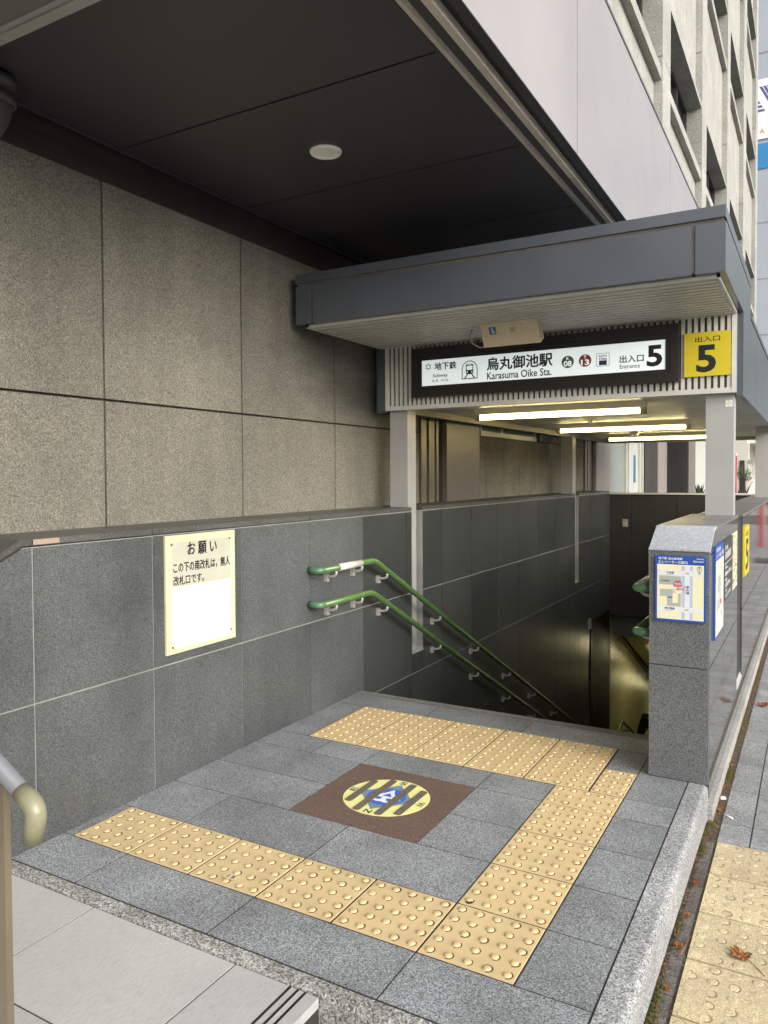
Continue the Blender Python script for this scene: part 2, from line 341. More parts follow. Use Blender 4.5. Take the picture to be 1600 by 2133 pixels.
    def build(s, name, mat, parent=None, bevel=0.0, seg=1, recalc=True):
        if bevel: bmesh.ops.bevel(s.bm, geom=[e for e in s.bm.edges if len(e.link_faces) == 2 and e.calc_face_angle(0) > 0.6], offset=bevel, segments=seg, affect='EDGES', profile=0.5)
        if recalc: bmesh.ops.recalc_face_normals(s.bm, faces=s.bm.faces)
        if parent is not None:
            w = Vector(parent.get('_w', (0, 0, 0))); bmesh.ops.translate(s.bm, verts=s.bm.verts, vec=-w)
        me = bpy.data.meshes.new(name); s.bm.to_mesh(me); s.bm.free()
        me.materials.append(M[mat] if isinstance(mat, str) else mat)
        o = bpy.data.objects.new(name, me); COL.objects.link(o)
        if parent is not None:
            o.parent = parent; o['_w'] = tuple(parent.get('_w', (0, 0, 0)))
        return o
def thing(name, label, cat, loc, group=None):
    o = bpy.data.objects.new(name, None); COL.objects.link(o); o.location = loc; o.empty_display_size = 0.1
    o['_w'] = tuple(loc); return tag(o, label, cat, group)
def tag(o, label, cat, group=None, kind=None):
    if label: o['label'] = label
    if cat: o['category'] = cat
    if group: o['group'] = group
    if kind: o['kind'] = kind
    return o
def struct(o): o['kind'] = 'structure'; return o
def copy_tree(o, parent=None):
    c = o.copy(); COL.objects.link(c)
    if parent is not None: c.parent = parent
    for ch in list(o.children): copy_tree(ch, c)
    return c
def arc(c, r, a0, a1, n): return [(c[0] + r * math.cos(a0 + (a1 - a0) * i / n), c[1] + r * math.sin(a0 + (a1 - a0) * i / n)) for i in range(n + 1)]
def circ(cx, cy, r, n=32): return arc((cx, cy), r, 0, 2 * math.pi * (n - 1) / n, n - 1)
def rect(x0, x1, y0, y1): return [(x0, y0), (x1, y0), (x1, y1), (x0, y1)]
def rrect(x0, x1, y0, y1, r, n=5):
    return arc((x1 - r, y0 + r), r, -math.pi / 2, 0, n) + arc((x1 - r, y1 - r), r, 0, math.pi / 2, n) + arc((x0 + r, y1 - r), r, math.pi / 2, math.pi, n) + arc((x0 + r, y0 + r), r, math.pi, 1.5 * math.pi, n)
def fillet(path, r=0.04, n=6):
    P = [Vector(p) for p in path]; out = [P[0]]
    for i in range(1, len(P) - 1):
        a, b, c = P[i - 1], P[i], P[i + 1]; d1 = (a - b); d2 = (c - b); k = min(r, d1.length * .45, d2.length * .45)
        p, q = b + d1.normalized() * k, b + d2.normalized() * k
        for j in range(n + 1):
            t_ = j / n; out.append(p * (1 - t_) ** 2 + b * 2 * t_ * (1 - t_) + q * t_ ** 2)
    out.append(P[-1]); return out
X, Y, Z = Vector((1, 0, 0)), Vector((0, 1, 0)), Vector((0, 0, 1))

# ================================================================== SETTING
WX = -0.05                                   # inner face of the low granite wall
# ground far and wide, with a pit left open for the stairs
g = B()
xs, ys = [-200, -0.5, 1.84, 200], [-200, -0.3, 16, 300]
for i in range(3):
    for j in range(3):
        if not (i == 1 and j == 1): g.face([(xs[i], ys[j], -0.17), (xs[i + 1], ys[j], -0.17), (xs[i + 1], ys[j + 1], -0.17), (xs[i], ys[j + 1], -0.17)])
struct(g.build('ground', 'ground'))
struct(B().box(5.2, 16, -60, 120, -0.30, -0.16).build('road', 'asphalt'))
# ---- landing floor: granite slabs
b = B(); GAP = 0.0027
def slab(bb, x0, x1, y0, y1, z0=-0.03, z1=0.0, g=GAP): bb.box(x0 + g, x1 - g, y0 + g, y1 - g, z0, z1)
rows = [(-0.235, 0.0, [-.05, .3, .9, 1.5, 2.015]), (0.3, 0.6, [-.05, .3, .9, 1.5]), (1.2, 1.402, [-.05, .3, .6, 1.2, 1.5]),
        (2.006, 2.215, [-.05, .55, 1.13, 1.84])]
for y0, y1, xe in rows:
    for a, c in zip(xe, xe[1:]): slab(b, a, c, y0, y1)
slab(b, -.05, 0.0, 0.0, 0.3)
for y0, y1 in ((.6, .9), (.9, 1.2)): slab(b, -.05, .6, y0, y1); slab(b, 1.2, 1.5, y0, y1)
slab(b, -.05, .143, 1.402, 2.006)
for y0, y1 in ((0, .3), (.3, .6), (.6, .9), (.9, 1.2), (1.2, 1.402)): slab(b, 1.8, 2.015, y0, y1)
slab(b, 1.8, 2.015, 1.402, 1.728); slab(b, 1.65, 1.8, 1.704, 2.006); slab(b, 1.8, 1.843, 1.728, 2.006)
b.build('landing_floor', 'floor', bevel=0.0012); fl = bpy.data.objects['landing_floor']; struct(fl)
struct(B().box(-.06, 2.05, -.28, 2.25, -.10, -.0012).build('landing_floor_bed', 'grout_dark'))
# ---- granite kerbs
b = B()
pr = [(2.019, -.14), (2.1, -.14), (2.1, -.022)] + arc((2.078, -.022), .022, 0, math.pi / 2, 5)[1:] + [(2.019, 0.001)]
ye = [-.30, .40, 1.06, 1.725]
for a, c in zip(ye, ye[1:]): b.prism([(p[0], p[1]) for p in pr], 1, a + .0015, c - .0015)
struct(b.build('kerb', 'kerb'))
b = B()
pr = [(-.241, -.14), (-.241, .001), (-.280, .001)] + arc((-.280, -.014), .015, math.pi / 2, math.pi, 4)[1:] + [(-.295, -.14)]
xe = [-.3, .455, 1.10, 1.47, 2.012]
for a, c in zip(xe, xe[1:]): b.prism(pr, 0, a + .0015, c - .0015)
struct(b.build('threshold_kerb', 'rough_kerb'))
# ---- staircase
b = B(); rise, run = 0.1512, 0.30
y = 2.215
b.prism([(2.215, 0.0), (2.215, -.2), (2.30, -.2), (2.30, -.006), (2.292, 0.0), (2.285, 0), (2.282, -.004), (2.275, -.004), (2.272, 0), (2.262, 0), (2.259, -.004), (2.252, -.004), (2.249, 0)], 0, -.05, 1.843)
for i in range(48):
    z = -rise * (i + 1); y0 = 2.30 + run * i
    b.prism([(y0, z), (y0, z - .3), (y0 + run + .012, z - .3), (y0 + run + .012, z - .02), (y0 + run + .012, z)], 0, -.055, 1.843)
struct(b.build('staircase', 'nosing'))
# ---- entrance floor beside the threshold (pale grained tiles, grooved nosing)
b = B()
for y0, y1 in ((-.720, -.303), (-1.33, -.726), (-1.94, -1.333), (-3.2, -1.943)):
    for a, c in ((-1.3, -.719), (-.713, -.119), (-.113, .476), (.482, 1.070), (1.076, 1.264), (1.272, 1.290), (1.298, 1.314), (1.322, 1.36)):
        b.box(a, c, y0, y1, -.03, -.002)
struct(b.build('entrance_floor', 'entr_tile', bevel=0.0008))
struct(B().box(-1.4, 1.357, -3.3, -.299, -.165, -.0045).build('entrance_floor_bed', 'grout_dark'))
b = B()
for x in (1.268, 1.294, 1.318): b.box(x - .0035, x + .0035, -3.2, -.304, -.03, -.0012)
struct(b.build('entrance_floor_grooves', 'black'))
# ---- pavement along the street
b = B()
def pv(x0, x1, y0, y1): b.box(x0 + .003, x1 - .003, y0 + .003, y1 - .003, -.19, -.15 - random.random() * .002)
yy = 1.515; k = 0
while yy < 24:
    xa = [2.155, 2.28]
    while xa[-1] < 5.0: xa.append(xa[-1] + .30)
    for a, c in zip(xa, xa[1:]): pv(a, c, yy, yy + .205)
    yy += .205; k += 1
for j in range(-16, 8):
    y0 = .015 + .3 * j - (0 if j < 5 else 0)
    if y0 + .3 > 1.52: break
    for a in (2.76, 3.06, 3.36, 3.66, 3.96, 4.26, 4.56, 4.86): pv(a, a + .30, y0, y0 + .3)
struct(b.build('pavement', 'paver', bevel=0.0025))
b = B(); yy = -4.0
while yy < 1.5: b.box(2.112, 2.150, yy + .002, yy + .098, -.19, -.151 - random.random() * .002); yy += .1
struct(b.build('gutter_paving', 'gutter', bevel=.002))
struct(B().box(2.09, 5.2, -8, 30, -.20, -.1545).build('pavement_bed', 'soil'))
struct(B().box(5.2, 5.36, -40, 60, -.2, -.02).build('road_kerb', 'kerb'))

# ================================================================== TACTILE PAVING
def tiles(cells, name, label, mat, dome_r=.0135, dome_h=.0055, z=0.0, n=5, worn=False):
    bb = B()
    gp = .0052 if worn else .0038
    for (x0, x1, y0, y1) in cells:
        bb.box(x0 + gp, x1 - gp, y0 + gp, y1 - gp, z - .03, z + .0015)
    bmesh.ops.bevel(bb.bm, geom=list(bb.bm.edges), offset=.001, segments=1, affect='EDGES')
    gr = B()
    for (x0, x1, y0, y1) in cells:
        nx, ny = max(1, round((x1 - x0) / .06)), max(1, round((y1 - y0) / .06))
        for i in range(nx):
            for j in range(ny):
                cx, cy = x0 + (x1 - x0) * (i + .5) / nx, y0 + (y1 - y0) * (j + .5) / ny
                h = dome_h * (random.uniform(.05, .5) if worn else 1)
                r = dome_r
                bb.lathe([(r, z + .0012), (r * .93, z + .0015 + h * .45), (r * .72, z + .0015 + h * .85), (r * .4, z + .0015 + h), (0, z + .0015 + h)], (cx, cy, 0), 12)
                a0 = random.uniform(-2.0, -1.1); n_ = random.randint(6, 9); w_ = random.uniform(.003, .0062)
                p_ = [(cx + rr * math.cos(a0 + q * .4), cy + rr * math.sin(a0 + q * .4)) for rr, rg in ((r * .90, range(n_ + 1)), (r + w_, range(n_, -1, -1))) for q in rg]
                if not worn or random.random() < .5: gr.poly3(p_, (0, 0, z + .0018), X, Y)  # dark crescent on one side: grime plus the dome's painted shade
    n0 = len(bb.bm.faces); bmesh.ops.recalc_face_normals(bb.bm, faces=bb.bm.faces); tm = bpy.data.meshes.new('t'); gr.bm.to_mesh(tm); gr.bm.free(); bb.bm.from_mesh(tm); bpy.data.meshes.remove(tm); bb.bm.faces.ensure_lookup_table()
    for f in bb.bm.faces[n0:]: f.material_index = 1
    o = bb.build(name, mat, recalc=False); o.data.materials.append(M['grime_and_shade_pale' if worn else 'grime_and_shade']); return tag(o, label, 'tactile paving')
S = .3
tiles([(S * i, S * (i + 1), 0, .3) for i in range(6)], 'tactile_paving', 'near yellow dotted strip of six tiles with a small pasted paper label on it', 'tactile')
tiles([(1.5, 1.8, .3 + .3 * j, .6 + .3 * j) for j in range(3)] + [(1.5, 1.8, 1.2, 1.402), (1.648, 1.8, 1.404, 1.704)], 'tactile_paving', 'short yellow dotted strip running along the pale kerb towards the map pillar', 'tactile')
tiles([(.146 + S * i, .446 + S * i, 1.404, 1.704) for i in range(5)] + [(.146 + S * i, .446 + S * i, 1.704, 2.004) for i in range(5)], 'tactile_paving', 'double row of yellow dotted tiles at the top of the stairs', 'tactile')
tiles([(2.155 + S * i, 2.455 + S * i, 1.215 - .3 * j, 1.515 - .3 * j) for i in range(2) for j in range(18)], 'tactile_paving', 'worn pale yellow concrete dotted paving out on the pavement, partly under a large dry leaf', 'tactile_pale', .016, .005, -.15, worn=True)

# ================================================================== COMPASS EMBLEM IN THE FLOOR
t_ = thing('floor_emblem', 'round yellow compass emblem on brown stone squares set in the landing floor', 'floor emblem', (.9, .9, 0))
b = B()
for x0, x1 in ((.6, .9), (.9, 1.2)):
    for y0, y1 in ((.6, .9), (.9, 1.2)): b.box(x0 + .001, x1 - .001, y0 + .001, y1 - .001, -.03, .0003)
b.build('base_slab', 'brown_tile', t_)
cx, cy = .899, .912
FO = (cx, cy, 0)
def fl_(z): return Vector((cx, cy, z))
B().poly3(circ(0, 0, .19, 56), fl_(.0018), X, Y, .0014).build('disc', 'medal', t_)
em = B().poly3(circ(0, 0, .098, 40), fl_(.0026), X, Y).build('slate_ring', 'medal_slate', t_)
b = B()
for a in range(4):
    an = a * math.pi / 2; d = Vector((math.cos(an), math.sin(an), 0)); e = Vector((-d.y, d.x, 0)); b.face([fl_(.0023) + d * .142, fl_(.0023) + d * .075 + e * .055, fl_(.0023) + d * .075 - e * .055])
b.build('compass_points', 'medal_slate', t_)
B().poly3(circ(0, 0, .086, 40), fl_(.0030), X, Y).build('blue_centre', 'medal_blue', t_)
b = B()   # white mark: arched roof over a post with curled feet
Pm = fl_(.0034)
def lay(pts): b.poly3(pts, Pm, X, Y)
roof_o = [(-.075, -.012), (-.045, -.002), (-.02, .02), (0, .062), (.02, .02), (.045, -.002), (.075, -.012), (.055, .012), (.03, .03), (0, .075), (-.03, .03), (-.055, .012)]
lay([(0, .080), (-.018, .040), (-.040, .012), (-.076, -.010), (-.060, -.016), (-.036, -.014), (-.024, .002), (0, .036)])
lay([(0, .080), (0, .036), (.024, .002), (.036, -.014), (.060, -.016), (.076, -.010), (.040, .012), (.018, .040)])
lay([(-.036, -.014), (.036, -.014), (.024, .002), (-.024, .002)])
lay([(-.012, -.0145), (-.013, -.036), (-.030, -.044), (-.036, -.034), (-.044, -.052), (-.022, -.060), (0, -.056), (.022, -.060), (.044, -.052), (.036, -.034), (.030, -.044), (.013, -.036), (.012, -.0145)])
b.build('white_mark', 'ink_white', t_)
for ch, dx, dy, rot, mt in (('N', 0, -.163, math.pi, 'ink_dgreen'), ('S', 0, .163, 0, 'ink_slate'), ('E', -.167, .004, math.pi / 2, 'ink_slate'), ('W', .165, 0, -math.pi / 2, 'ink_slate')):
    w, h = (.034, .034) if ch in 'NS' else (.030, .040)
    if ch == 'W': w, h = .032, .048
    B().text(ch, fl_(.0025), X, Y, dx - w / 2, dx + w / 2, dy - h / 2, dy + h / 2, 0.03, rot).build('letter', mt, t_)
for xc, ya, yb in ((-.128, -.118, .130), (-.053, -.178, .172), (.050, -.176, .170), (.122, -.138, .130)):
    B().poly3(rrect(xc - .017, xc + .017, ya, yb, .01), fl_(.0048), X, Y, .0018).build('grip_strip', 'grit', t_)

# ================================================================== LOW GRANITE WALL BESIDE THE LANDING AND STAIRS
lw = thing('parapet_wall', 'long low grey granite wall with pale joints running beside the landing down the stairs', 'wall', (-.2, 3.0, 0))
SL1, SL2 = (3.03, 3.21), (7.45, 7.62)
b = B()
b.prism([(-.29, -.1), (-.29, 1.072), (-.16, 1.137), (SL1[0], 1.140), (SL1[0], .09), (SL1[1], .09), (SL1[1], 1.14), (SL2[0], 1.14), (SL2[0], .06), (SL2[1], .06), (SL2[1], 1.14), (9.5, 1.14), (9.5, -9), (2.2, -9), (2.2, -.1)], 0, -.385, -.0545)
b.build('wall_core', 'grout_light', lw)
def panels(bb, ysegs, zsegs, x0, x1, gap=.0035):
    for a, c in zip(ysegs, ysegs[1:]):
        for p, q in zip(zsegs, zsegs[1:]): bb.box(x0, x1, a + gap, c - gap, p + gap, q - gap)
b = B()
g_ = .0035
b.prism([(-.288, -.1), (-.288, .5375), (-.12 - g_, .5375), (-.12 - g_, -.1)], 0, -.07, WX)
b.prism([(-.288, .5445), (-.288, 1.073), (-.165, 1.1345), (-.12 - g_, 1.136), (-.12 - g_, .5445)], 0, -.07, WX)
panels(b, [-.12, .487, 1.10, 1.715, 2.33], [-.1, .541, 1.138], -.07, WX)
b.box(-.384, -.074, -.300, -.2905, -.1, .5375); b.prism([(-.384, .5445), (-.074, .5445), (-.074, 1.066), (-.384, 1.066)], 1, -.300, -.2905)
b.build('panelling', 'wall_granite', lw, bevel=.0012)
b = B()
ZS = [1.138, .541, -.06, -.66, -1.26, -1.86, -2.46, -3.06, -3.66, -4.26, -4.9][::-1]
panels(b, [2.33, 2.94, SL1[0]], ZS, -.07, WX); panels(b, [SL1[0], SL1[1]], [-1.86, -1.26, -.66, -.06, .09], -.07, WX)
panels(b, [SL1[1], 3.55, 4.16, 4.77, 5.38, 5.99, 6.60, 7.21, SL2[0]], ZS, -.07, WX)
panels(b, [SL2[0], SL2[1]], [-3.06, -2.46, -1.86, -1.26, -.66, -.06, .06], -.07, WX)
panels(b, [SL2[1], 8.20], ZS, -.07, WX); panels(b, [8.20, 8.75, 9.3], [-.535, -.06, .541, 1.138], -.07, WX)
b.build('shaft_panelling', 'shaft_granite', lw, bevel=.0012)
b = B()
for a, c in ((-.12, .487), (.487, 1.715), (1.715, 2.33), (2.33, SL1[0]), (SL1[1], 4.16), (4.16, 5.38), (5.38, 6.6), (6.6, SL2[0]), (SL2[1], 9.3)):
    b.box(-.395, WX - .0005, a + .002, c - .002, 1.1435, 1.168)
b.prism([(-.29, 1.080), (-.165, 1.1435), (-.122, 1.1435), (-.122, 1.168), (-.17, 1.168), (-.29, 1.107)], 0, -.395, WX - .0005)
b.build('coping', 'coping', lw, bevel=.002)
B().box(-.06, WX + .0006, -.116, .0, 1.146, 1.1655).build('patch', paint('pinkish_repair_patch', (.33, .25, .2), .7), lw)
b = B()
for (a, c), zb in ((SL1, .09), (SL2, .06)): b.box(-.2, WX + .0005, a, c, zb - .004, zb + .012)
b.build('slot_sill', 'bracket', lw)
b = B()
for (a, c), zb in ((SL1, .09), (SL2, .06)):
    b.box(-.38, -.30, a + .001, c - .001, zb, 1.14)
b.build('slot_lining', 'black', lw)

# ---- dark panel, made-up frame and handle for the unlit shaft wall recess, small plate above
d = thing('unlit_recess_panel', 'tall dark panel added for the unlit recess in the lower left wall of the stairs', 'door', (-.05, 8.75, -3.2))
B().box(-.07, WX + .003, 8.24, 9.29, -4.6, -.55).build('panel', 'recess_dark', d)
b = B(); b.box(-.07, WX + .012, 8.20, 8.238, -4.6, -.545); b.box(-.07, WX + .012, 8.238, 9.29, -.548, -.535); b.build('frame', 'black', d)
b = B(); b.tube([(-.035, 8.30, -1.75), (-.02, 8.30, -1.75), (-.02, 8.30, -1.60), (-.035, 8.30, -1.60)], .008, 8); b.build('added_handle', 'strip_metal', d)
tag(B().box(-.05, -.03, 8.07, 8.17, -.62, -.49).build('wall_plate', 'bracket', bevel=.004), 'small pale plate on the shaft wall beside the dark recess panel', 'plate')

# ---- back wall of the stair shaft
bw = thing('shaft_back_wall', 'black stone wall crossing above the stair tunnel mouth, white sill on top', 'wall', (.9, 9.4, -.6))
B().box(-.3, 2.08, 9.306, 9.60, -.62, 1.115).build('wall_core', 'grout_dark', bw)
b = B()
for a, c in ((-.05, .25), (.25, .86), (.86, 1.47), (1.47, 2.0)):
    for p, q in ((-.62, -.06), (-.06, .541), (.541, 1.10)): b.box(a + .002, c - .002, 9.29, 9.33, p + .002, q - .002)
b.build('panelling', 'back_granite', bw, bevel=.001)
B().box(-.05, 2.08, 9.28, 9.62, 1.116, 1.135).build('sill', 'white_wall', bw, bevel=.002)
pl = thing('socket_plate', 'small square metal plate on the black wall over the tunnel mouth', 'plate', (.165, 9.29, .71))
B().box(.128, .205, 9.277, 9.289, .655, .765).build('plate', 'socket', pl, bevel=.003); B().box(.148, .187, 9.268, 9.2768, .668, .722).build('flap', 'bracket', pl, bevel=.004)
pn = thing('wall_notice', 'white upright notice on the black wall, half hidden by the map pillar', 'notice', (.6, 9.29, .15))
B().box(.488, .74, 9.272, 9.289, -.05, .375).build('panel', 'map_white', pn, bevel=.002)
b = B()
for x0 in (.50, .56):
    for k, ch in enumerate('烏丸御池'): b.text(ch, (0, 9.2715, 0), X, Z, x0, x0 + .04, .29 - .055 * k - (.15 if x0 > .52 else 0), .33 - .055 * k - (.15 if x0 > .52 else 0), .02)
b.build('lettering', 'ink', pn)

# ---- lower tunnel
ct = thing('tunnel_lining', 'cream panelled lit tunnel sloping down under the black wall', 'tunnel', (.9, 12, -3.5))
Yc0, Yc1 = 9.35, 16.0
def czl(y): return -.88 - .456 * (y - 9.5)
b = B(); z = -.70
while z > -9:
    b.box(-.12, -.05, Yc0, Yc1, z - .056, z - .004); z -= .06
ob = b.build('wall_panelling', 'corr_wall', ct)
B().box(-.2, -.055, Yc0 - .04, Yc1, -9, -.6).build('joint_backing', 'grout_dark', ct)
b = B(); yy = 9.62
while yy < Yc1:
    b.prism([(yy, czl(yy)), (yy + .085, czl(yy + .085)), (yy + .085, czl(yy + .085) + .05), (yy, czl(yy) + .05)], 0, .05, 1.84); yy += .09
b.build('ceiling_slats', 'corr_ceiling', ct)
B().prism([(9.62, czl(9.62) + .055), (Yc1, czl(Yc1) + .055), (Yc1, czl(Yc1) + .2), (9.62, czl(9.62) + .2)], 0, -.2, 1.9).build('ceiling_slab', 'grout_dark', ct)
B().prism([(9.6, czl(9.6) - .02), (Yc1, czl(Yc1) - .02), (Yc1, czl(Yc1) + .05), (9.6, czl(9.6) + .05)], 0, -.05, .0).build('cornice', 'strip_metal', ct)
b = B(); b.box(1.843, 2.0, Yc0, Yc1, -9, 0); b.build('far_side_wall', 'corr_wall', ct)
B().box(-.2, 2.0, Yc1, Yc1 + .1, -9, -3).build('end_wall', 'corr_wall', ct)
B().box(-.05, 1.84, 9.50, 9.6195, -.95, -.62).build('lintel', 'grey_soffit', ct)
# strip lamps recessed in the sloping ceiling
proto = None
for i, yy in enumerate((10.0, 12.4)):
    dd = Vector((0, 1, -.456)).normalized()
    P0 = Vector((.42, yy, czl(yy) - .012)); P1 = P0 + dd * 1.25
    L = thing('tunnel_lamp', ['lit strip lamp in the sloping tunnel ceiling, just below the black wall', 'lit strip lamp deeper down the sloping tunnel ceiling'][i], 'lamp', tuple(P0), 'strip lamps in the tunnel ceiling')
    B().tube([P0 + dd * .05, P1 - dd * .05], .035, 12).build('tube', 'corr_light', L)
    n_ = Vector((0, .456, 1)).normalized()
    b = B()
    for sx in (-1, 1): b.face([P0 + X * sx * .05, P1 + X * sx * .05, P1 + X * sx * .12 - n_ * .05, P0 + X * sx * .12 - n_ * .05])
    b.build('trim', 'gold_strip', L)
# handrail in the tunnel
hr = thing('tunnel_handrail', 'short green handrail low on the tunnel wall with a bent end', 'handrail', (0, 10.5, -2.6))
zz = lambda y: -2.28 - .504 * (y - 9.62)
B().tube(fillet([(-.045, 9.36, -2.40), (.03, 9.36, -2.40), (.03, 9.75, -2.28), (.03, 15.5, -2.28 - .504 * 5.75)], .05), .021, 10).build('rail', 'green', hr)
for y in (10.2, 11.4, 12.6, 13.8, 15.0): B().box(-.05, .03, y - .012, y + .012, -2.36 - .504 * (y - 9.75), -2.32 - .504 * (y - 9.75)).build('bracket', 'bracket', hr)

# ================================================================== WALL ALONG THE PAVEMENT (with the map pillar end)
rw = thing('pavement_wall', 'granite wall along the pavement, blunt pillar end with a map and mirror polished street face', 'wall', (1.97, 5, -.1))
XI, XO = 1.843, 2.098
b = B()
b.prism([(1.745, -.14), (1.745, 1.04), (1.935, 1.135), (3.16, 1.135), (3.16, .085), (3.53, .085), (3.53, 1.10), (9.6, 1.10), (9.6, -9), (2.2, -9), (2.2, -.14)], 0, XI + .02, XO - .02)
b.build('wall_core', 'grout_light', rw)
b = B()
b.box(XI, XO, 1.728, 1.76, .002, .5205); b.box(XI, XO, 1.728, 1.76, .5245, 1.048)
b.build('end_panelling', 'pillar_granite', rw, bevel=.0015)
b = B()
b.prism([(1.724, 1.0505), (1.724, 1.058), (1.925, 1.152), (1.99, 1.152), (1.99, 1.137), (1.93, 1.137), (1.745, 1.045)], 0, XI - .002, XO + .002)
b.build('sloping_cap', 'cap_granite', rw, bevel=.001)
b = B()
b.box(XI - .004, XO + .004, 1.9905, 2.55, 1.1365, 1.152); b.box(XI - .004, XO + .004, 2.5535, 3.16, 1.1365, 1.152)
b.box(XI - .004, XO - .03, 3.163, 3.53, 1.1225, 1.140); b.box(XI - .004, XO + .004, 3.533, 5.4, 1.1205, 1.138); b.box(XI - .004, XO + .004, 5.403, 7.4, 1.1205, 1.138); b.box(XI - .004, XO + .004, 7.403, 9.6, 1.1205, 1.138)
b.build('coping', 'coping_right', rw, bevel=.0015)
b = B()
for ys_, zs_ in (([1.763, 2.37, 2.98, 3.16], [-.075, .522, 1.035]), ([3.16, 3.53], [-.075, .082]), ([3.53, 4.2, 4.81, 5.42, 6.03, 6.64, 7.25, 7.86, 8.47, 9.08, 9.6], [-.075, .522, 1.118])):
    for a, c in zip(ys_, ys_[1:]):
        for p, q in zip(zs_, zs_[1:]): b.box(XO - .025, XO, a + .0022, c - .0022, p + .0032, q - .0032)
b.prism([(1.763, 1.0375), (3.1588, 1.0375), (3.1588, 1.135), (1.945, 1.135)], 0, XO - .025, XO)
b.build('street_panelling', 'polished', rw)
b = B()
for a, c in zip([1.945, 2.37, 2.98, 3.59, 4.2, 4.81, 5.42, 6.03, 6.64, 7.25, 7.86, 8.47, 9.08, 9.6], [2.37, 2.98, 3.59, 4.2, 4.81, 5.42, 6.03, 6.64, 7.25, 7.86, 8.47, 9.08, 9.6]):
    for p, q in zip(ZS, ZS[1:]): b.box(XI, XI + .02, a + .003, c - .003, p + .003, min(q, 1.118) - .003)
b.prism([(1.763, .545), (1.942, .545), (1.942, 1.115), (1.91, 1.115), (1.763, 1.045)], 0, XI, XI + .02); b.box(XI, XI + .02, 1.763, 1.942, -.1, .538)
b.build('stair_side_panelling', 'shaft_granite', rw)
b = B()
for a, c in ((1.70, 3.2), (3.203, 5.0), (5.003, 7.0), (7.003, 9.6)): b.box(XO - .04, XO + .022, a, c, -.19, -.078)
b.build('plinth', 'plinth', rw, bevel=.003)
B().box(XI + .03, XO - .012, 3.161, 3.529, .0, 1.121).build('slot_lining', 'back_granite', rw)
B().prism([(XO - .0115, .0825), (XO + .003, .0825), (XO - .0115, .11)], 1, 3.163, 3.527).build('slot_sill', 'bracket', rw)

# ---- signs
def plate(parent, name, mat, O, Rv, Uv, rc, th=.0, lift=0.0, rad=0.0):
    N = Vector(Rv).cross(Vector(Uv))
    return B().poly3(rrect(*rc, rad) if rad else rect(*rc), Vector(O) + N * lift, Rv, Uv, th).build(name, mat, parent)
# elevator map on the pillar end (faces -y): R=+x, U=+z
mp = thing('map_sign', 'blue bordered elevator guide map on the blunt end of the granite wall', 'sign', (1.98, 1.72, .88))
O = Vector((0, 1.727, 0)); N = Vector((0, -1, 0))
B().poly3(rrect(1.871, 2.086, .730, 1.029, .004), O + N * .010, X, Z, .0095).build('board', 'map_blue', mp, bevel=.001)
def mrect(bb, x0, x1, z0, z1, l): bb.poly3(rect(x0, x1, z0, z1), O + N * (.010 + l), X, Z)
b = B(); mrect(b, 1.879, 2.077, .740, .989, .0004); b.build('map_margin', 'map_white', mp)
b = B(); mrect(b, 1.882, 2.074, .743, .985, .0008); b.build('map_sheet', 'map_cream', mp)
b = B(); mrect(b, 1.882, 2.074, .940, .962, .0012); mrect(b, 1.882, 2.074, .775, .796, .0012); mrect(b, 1.9975, 2.019, .743, .985, .0013); b.build('map_road', 'map_road', mp)
b = B()
for z0, z1 in ((.743, .774), (.797, .939), (.963, .985)): mrect(b, 1.985, 1.9973, z0, z1, .0012); mrect(b, 2.0192, 2.031, z0, z1, .0012)
b.build('map_footway', 'map_lilac', mp)
b = B()
for q in ((1.888, 1.982, .897, .937), (1.892, 1.959, .861, .876), (1.892, 1.946, .843, .861), (1.9225, 1.946, .815, .843), (1.9225, 1.981, .799, .815), (1.970, 1.981, .815, .859), (1.963, 1.981, .879, .891)): mrect(b, *q, .0012)
b.build('map_block', 'map_grey', mp)
b = B(); mrect(b, 1.951, 1.985, .889, .909, .0016); mrect(b, 1.966, 1.993, .8745, .8775, .0016); mrect(b, 1.990, 1.993, .8775, .887, .0016)
b.poly3([(1.961, .876), (1.967, .872), (1.967, .880)], O + N * .0116, X, Z)
b.build('map_marker', 'map_red', mp)
for x, z in ((2.001, .9485), (1.999, .7835)):
    for k, mt in enumerate(('map_red', 'sign_yellow', 'ink_green')):
        b = B(); mrect(b, x + .0048 * k, x + .0042 + .0048 * k, z, z + .0052, .0018); b.build('signal_mark', mt, mp)
b = B(); mrect(b, 1.946, 1.958, .867, .880, .0018); b.build('map_symbol', 'map_white', mp)
OO = O + N * .0124
b = B()
b.text('地下鉄 烏丸御池駅', OO, X, Z, 1.885, 1.988, 1.0105, 1.0215, .02); b.text('エレベーターの案内', OO, X, Z, 1.884, 2.009, .9935, 1.0065, .02)
b.text('Subway', OO, X, Z, 2.047, 2.078, 1.0145, 1.022, .02); b.text('Elevator', OO, X, Z, 2.034, 2.078, 1.003, 1.0115, .015); b.text('現在地', OO, X, Z, 1.9535, 1.9825, .8975, .9065, .02); b.text('You are here', OO, X, Z, 1.955, 1.981, .891, .895, .02)
b.build('white_lettering', 'ink_white', mp)
b = B()
b.text('三条通', OO, X, Z, 1.921, 1.951, .9485, .9575, .015); b.text('Sanjo-dori St.', OO, X, Z, 1.921, 1.951, .942, .9455); b.text('姉小路通', OO, X, Z, 1.913, 1.955, .7845, .7945, .015); b.text('Anegakoji-dori St.', OO, X, Z, 1.913, 1.951, .778, .7815)
for k, ch in enumerate('烏丸通'): b.text(ch, OO, X, Z, 2.0045, 2.0165, .885 - .0135 * k, .896 - .0135 * k, .015)
b.text('Karasuma-dori St.', OO, X, Z, 1.9985, 2.002, .856, .896, 0, -math.pi / 2)
